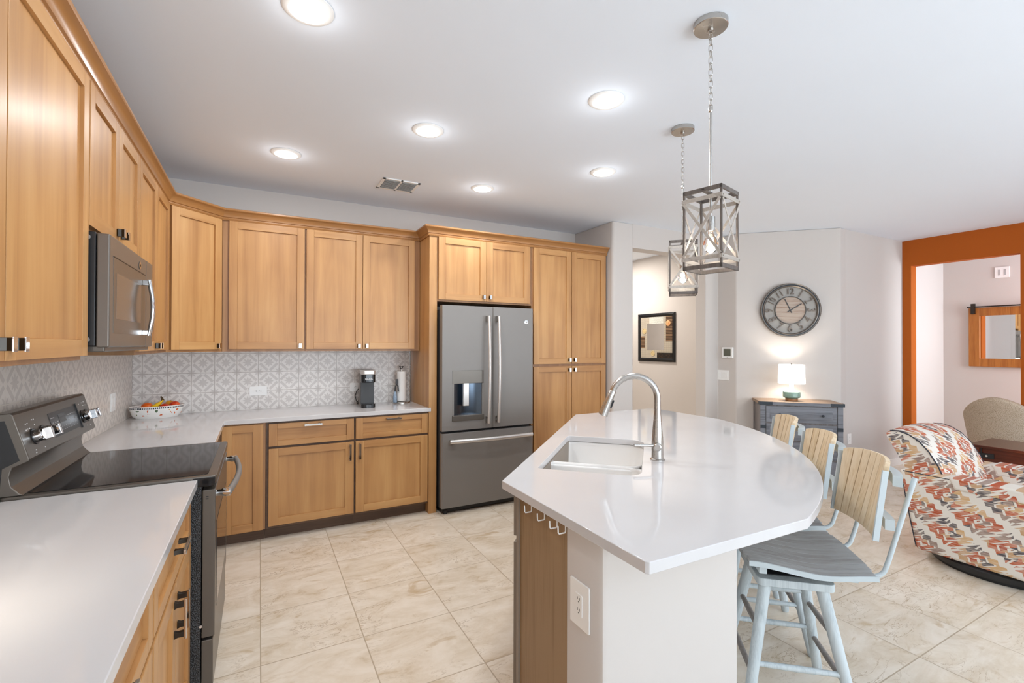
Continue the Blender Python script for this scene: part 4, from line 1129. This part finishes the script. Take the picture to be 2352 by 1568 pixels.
ringp([(.150, .004), (.150, .022), (.158, .022), (.158, .004), (.150, .004)]).build('centre_ring', DARKM, ck)
B().lathe([(0, .004), (.150, .004), (.150, .014), (0, .014)], n=64, ax='y').build('wood_centre', wood('clock_wood', 0, srgb(104, 78, 62), srgb(138, 108, 88), srgb(180, 164, 150), rough=.6, scale=2.2, streak=2, coat=0), ck)
NUM = plain('champagne_numerals', srgb(104, 92, 82), .35, .08, metal=.3)
for h in range(1, 13):
    a = math.radians(h*30); rr_ = .209
    x, z = rr_*math.sin(a), rr_*math.cos(a)
    tilt = a if h in (10, 11, 12, 1, 2, 3, 9) else a+PI
    o = text('numeral', str(h), .118 if h < 10 else .100, NUM, ck, (x, -.016, z), (0, 0, 0), .005, sx=.82)
    o.rotation_euler = (Matrix.Rotation(tilt, 4, 'Y') @ Matrix.Rotation(PI/2, 4, 'X')).to_euler()
def hand(name, ang_, L, T, w):
    g = B(); mk = g.mark(); g.box(-w/2, -.020, -T, w/2, -.0175, L); g.xf(mk, Matrix.Rotation(ang_, 4, 'Y')); return g.build(name, BLACKP, ck)
hand('hour_hand', math.radians(57), .132, .035, .010); hand('minute_hand', math.radians(-24), .140, .035, .008)
B().lathe([(0, .024), (.008, .024), (.009, .015), (0, .015)], n=16, ax='y').build('hand_hub', BLACKP, ck)

# thermostat
th_ = empty('thermostat', (4.8995, 3.703, 1.383), 'white square thermostat with an olive screen above the three-gang switch', 'thermostat', -PI/2)
B().prism(rrect(-.070, -.064, .070, .064, .008, 4), -.022, 0, ax='y').build('case', WHITEP, th_, bevel=.002)
B().box(-.048, -.0235, -.040, .048, -.022, .045).build('screen', LCD, th_)
B().cyl((0, -.0235, -.053), (0, -.022, -.053), .003, n=10).build('button', DGREY, th_)

# hall mirror
hm = empty('hall_mirror', (5.0995, 5.045, 1.583), 'small mirror in a black frame with collaged border, hanging in the hallway', 'mirror', -PI/2)
W, H_ = .715, .70
def frameprof(w, h, t, mats, name, parent, d=.03, lip=.0):
    b = B(); P = [(-w/2, -h/2), (w/2, -h/2), (w/2, h/2), (-w/2, h/2)]; Q = [(-w/2+t, -h/2+t), (w/2-t, -h/2+t), (w/2-t, h/2-t), (-w/2+t, h/2-t)]
    Mi = [((P[i][0]+Q[i][0])/2, (P[i][1]+Q[i][1])/2) for i in range(4)]
    for i in range(4):
        j = (i+1) % 4
        for (A_, B_, ya, yb) in ((P, Mi, -d*.7, -d), (Mi, Q, -d, -d*.45)):
            b.hexa([(A_[i][0], 0, A_[i][1]), (A_[j][0], 0, A_[j][1]), (B_[j][0], 0, B_[j][1]), (B_[i][0], 0, B_[i][1])],
                   [(A_[i][0], ya, A_[i][1]), (A_[j][0], ya, A_[j][1]), (B_[j][0], yb, B_[j][1]), (B_[i][0], yb, B_[i][1])])
    return b.build(name, mats, parent)
frameprof(W, H_, .052, FRAMEB, 'frame', hm)
def collage():
    k = M('collage_border', srgb(200, 190, 170), .4)
    X = k.xyz(k.co()); x, z = X[0], X[2]
    chk = ((x+z)*60).pp(.5).gt(.25); chk2 = ((x-z)*60).pp(.5).gt(.25)
    grid_ = ((x*70).pp(.5).gt(.12))*((z*70).pp(.5).gt(.12))
    st = (z*48).pp(.5).gt(.20)
    cream, blk, brn = srgb(206, 196, 176), srgb(22, 18, 14), srgb(60, 40, 26)
    a = k.mix(grid_*.8+.1, srgb(120, 110, 100), cream)
    bcol = k.mix(st, srgb(150, 120, 90), brn)
    ck_ = k.mix(chk*chk2, srgb(230, 226, 215), blk)
    right = x.gt(.19)*z.gt(-.06)
    c = k.mix(right, a, bcol)
    c = k.mix(z.gt(.175)*x.gt(-.13)*x.lt(.14), c, ck_)
    c = k.mix(x.lt(-.22)*z.gt(-.16)*z.lt(.02), c, bcol)
    c = k.mix(z.lt(-.22)*x.gt(.02), c, k.mix(k.noise(k.co(), 60, 3).gt(.55), blk, brn))
    k.base(c); return k.m
B().box(-W/2+.048, -.012, -H_/2+.048, W/2-.048, 0, H_/2-.048).build('collage_mat', collage(), hm)
ml = B().box(-.175, -.0145, -.18, .155, -.0122, .20).build('mirror_glass', MIRROR, hm)
BUT = plain('brass_cream_button', srgb(198, 176, 130), .3)
for n_, (x, z, r_, mt) in enumerate(((-.06, -.235, .040, BUT), (-.235, .095, .042, BUT), (.235, .20, .042, FR('amber_rosette', srgb(196, 120, 60), srgb(230, 190, 140))))):
    B().lathe([(0, .016), (r_*.3, .017), (r_*.7, .014), (r_*.8, .018), (r_, .016), (r_, .012), (0, .012)], (x, 0, z), 28, ax='y').build('rosette', mt, hm)

# nook mirror with barn rail
nm = empty('barn_mirror', (8.2495, 2.235, 1.585), 'wooden framed mirror hung from a black barn-style rail, seen through the orange opening', 'mirror', -PI/2)
W, H_ = .75, .76
b = B(); t = .105
b.box(-W/2, -.035, -H_/2, -W/2+t, 0, H_/2).box(W/2-t, -.035, -H_/2, W/2, 0, H_/2).box(-W/2+t, -.033, -H_/2, W/2-t, 0, -H_/2+t).box(-W/2+t, -.033, H_/2-t, W/2-t, 0, H_/2)
b.build('frame', RUSTIC, nm, bevel=.003)
B().box(-W/2+t-.002, -.012, -H_/2+t, W/2-t+.002, -.006, H_/2-t).build('mirror_glass', MIRROR, nm)
B().tube([(-W/2-.01, -.05, H_/2+.012), (W/2+.03, -.05, H_/2+.012)], .008, 10).box(-W/2+.03, -.062, H_/2-.08, -W/2+.07, -.036, H_/2+.055).box(W/2-.07, -.062, H_/2-.08, W/2-.03, -.036, H_/2+.055).build('barn_rail', DARKM, nm)
nv = empty('wall_vent', (8.2495, 2.297, 2.40), 'small white vent plate high on the wall above the wooden mirror', 'vent', -PI/2)
B().box(-.066, -.012, -.068, .066, 0, .068).build('plate', WHITEP, nv, bevel=.002)
for s in (-1, 1): B().box(s*.026-.010, -.0135, -.036, s*.026+.010, -.012, .036).build('slot', LETTERG, nv)

# ================================================================== PATTERNED SWIVEL CHAIR
ac = empty('accent_chair', (4.37, 1.22, 0), 'swivel armchair in a rust, grey and cream diamond print, beside the stools', 'armchair')
def A(x, y, z): return (x-4.37, y-1.22, z)
def slope_box(x0b, x1b, y0b, y1b, z0, x0t, x1t, y0t, y1t, z1):
    return B().hexa([A(x0b, y0b, z0), A(x1b, y0b, z0), A(x1b, y1b, z0), A(x0b, y1b, z0)], [A(x0t, y0t, z1), A(x1t, y0t, z1), A(x1t, y1t, z1), A(x0t, y1t, z1)])
def soft(o, w, seg=4): 
    m_ = o.modifiers.new('bevel', 'BEVEL'); m_.width = w; m_.segments = seg; m_.limit_method = 'ANGLE'; m_.angle_limit = math.radians(30)
    o.data.polygons.foreach_set('use_smooth', [True]*len(o.data.polygons)); return o
soft(slope_box(3.985, 4.13, .78, 1.545, .075, 3.945, 4.10, .72, 1.625, .612).build('arm', IK_YZ, ac, ang=80), .022)
soft(slope_box(4.61, 4.755, .78, 1.545, .075, 4.64, 4.795, .72, 1.625, .612).build('arm', IK_YZ, ac, ang=80), .022)
soft(slope_box(4.12, 4.62, .80, 1.50, .085, 4.11, 4.63, .78, 1.50, .30).build('seat_base', IK_XZ, ac, ang=80), .02)
soft(slope_box(4.115, 4.625, .74, 1.42, .302, 4.115, 4.625, .74, 1.42, .43).build('seat_cushion', IK_XY, ac, ang=80), .035)
FRT = [(1.36, .30), (1.372, .45), (1.395, .56), (1.435, .66), (1.487, .75), (1.540, .81), (1.597, .846), (1.655, .862)]
RER = [(1.53, .30), (1.56, .45), (1.60, .56), (1.645, .66), (1.692, .75), (1.728, .81), (1.732, .838), (1.708, .857)]
def back_pt(u, k_):                    # u across the width, k_ walks front bottom -> top -> rear bottom
    x = 4.025+u*.685; e = 2*abs(u-.5); arch = 1-.50*e**5*.09
    P = FRT+RER[::-1]; y, z = P[k_]
    bul = .030*(1-e**3) if k_ < 7 else 0
    z = z+(.022*(1-e**2) if z > .7 else 0)*((z-.7)/.16 if z > .7 else 0)
    return A(x, y-bul*min(1, (z-.3)/.3), z)
bb = B(); nu, nk = 16, 16
vs = [back_pt(i/nu, k_) for i in range(nu+1) for k_ in range(nk)]
fs = [(i*nk+k_, (i+1)*nk+k_, (i+1)*nk+(k_+1) % nk, i*nk+(k_+1) % nk) for i in range(nu) for k_ in range(nk)]
bb.add(vs, fs, 0); bb.add([vs[k_] for k_ in range(nk)], [list(range(nk))], 1); bb.add([vs[nu*nk+k_] for k_ in range(nk)], [list(range(nk))], 1)
bb.build('backrest', [IK_XZ, IK_YZ], ac, ang=50)
for i in (0, nu): B().tube([Vector(back_pt(i/nu, k_)) for k_ in range(1, 9)], .0045, 8).build('piping', PIPING, ac)
B().tube([A(3.957, .75, .600), A(3.953, 1.20, .602), A(3.950, 1.60, .603)], .0035, 6).build('piping', PIPING, ac)
B().tube([A(3.955, 1.612, .595), A(3.965, 1.590, .40), A(3.992, 1.545, .09)], .003, 6).build('piping', PIPING, ac)
for x0, x1, nm_ in ((3.937, 4.108, 'l'), (4.632, 4.803, 'r')):
    soft(slope_box(x0+.004, x1-.002, .80, 1.33, .540, x0, x1, .72, 1.36, .622).build('arm_cover', IK_XY if False else IK_YZ, ac, ang=80), .018)
B().lathe([(0, .022), (.37, .022), (.375, .03), (.375, .055), (.36, .07), (0, .07)], (0, 0, 0), 48).lathe([(.30, 0), (.35, 0), (.352, .018), (.345, .022), (.30, .022)], n=48).build('swivel_base', BLACKP, ac)

# ================================================================== SIDE TABLE AND TAN CHAIR
st_ = empty('side_table', (5.85, 1.48, 0), 'dark reddish wood side table with black metal straps between the two armchairs', 'table')
tx, ty = .27, .30
B().box(-tx, -ty, .578, tx, ty, .600).build('table_top', REDW, st_, bevel=.003)
B().box(-tx+.03, -ty+.03, .462, tx-.03, ty-.03, .577).build('apron', REDW, st_, bevel=.002)
for sx in (-1, 1):
    for sy in (-1, 1):
        B().box(sx*(tx-.045)-.022, sy*(ty-.045)-.022, 0, sx*(tx-.045)+.022, sy*(ty-.045)+.022, .577).build('leg', REDW, st_, bevel=.002)
B().box(-tx+.03, -ty+.04, .16, tx-.03, ty-.04, .18).build('shelf', REDW, st_)
b = B()
for s in (-1, 1):
    b.box(-tx+.0215, s*(ty-.022)-(.14 if s > 0 else 0), .490, -tx+.029, s*(ty-.022)+(0 if s > 0 else .14), .532)
    b.box(-tx+.019, s*(ty-.082)-.004, .458, -tx+.0212, s*(ty-.082)+.004, .577)
for sy in (-1, 1): b.box(-tx+.02, sy*(ty-.0205)-.002, .490, -tx+.10, sy*(ty-.0205)+.002, .532)
b.build('metal_strap', BLACKP, st_)
b = B()
for s in (-1, 1):
    for dy in (.045, .115): b.lathe([(0, -.010), (.007, -.008), (.009, -.002), (.009, 0)], (-tx+.0205, s*(ty-.0)-s*dy, .511), 14, ax='x')
b.build('rivet', SILVER, st_)

tc = empty('tan_armchair', (6.63, 1.77, 0), 'tan woven barrel armchair behind the side table, in front of the orange opening', 'armchair')
def bc(u, v):
    a = PI-math.radians(118)+u*math.radians(236)
    top = .66+.305*math.exp(-((u-.47)/.30)**2*1.1)
    z = .12+v*(top-.12); R = .27+.10*v
    return (R*math.cos(a), R*math.sin(a)*1.0, z)
o = B().grid(bc, 36, 10, thick=.0).build('backrest', BOUCLE, tc, ang=80)
m_ = o.modifiers.new('s', 'SOLIDIFY'); m_.thickness = .085; m_.offset = -1
m_ = o.modifiers.new('b', 'BEVEL'); m_.width = .03; m_.segments = 4; m_.limit_method = 'ANGLE'; m_.angle_limit = math.radians(50)
soft(B().lathe([(0, .12), (.25, .12), (.27, .15), (.27, .42), (.24, .46), (0, .47)], (.04, 0, 0), 40).build('seat', BOUCLE, tc, ang=60), .01)
for a in (45, 135, 225, 315): B().cyl((.22*math.cos(math.radians(a)), .22*math.sin(math.radians(a)), 0), (.22*math.cos(math.radians(a)), .22*math.sin(math.radians(a)), .13), .016, .022, 12).build('leg', REDW, tc)

# lights belonging to the place
area('under_cabinet_light', (-.66, 1.30, 1.404), (-.86, 1.30, 1.20), .06, .7, 2.6, (1, .9, .76))
area('hall_ceiling_light', (4.3, 5.4, C-.02), (4.3, 5.4, 0), .3, .3, 32, (1, .93, .85))
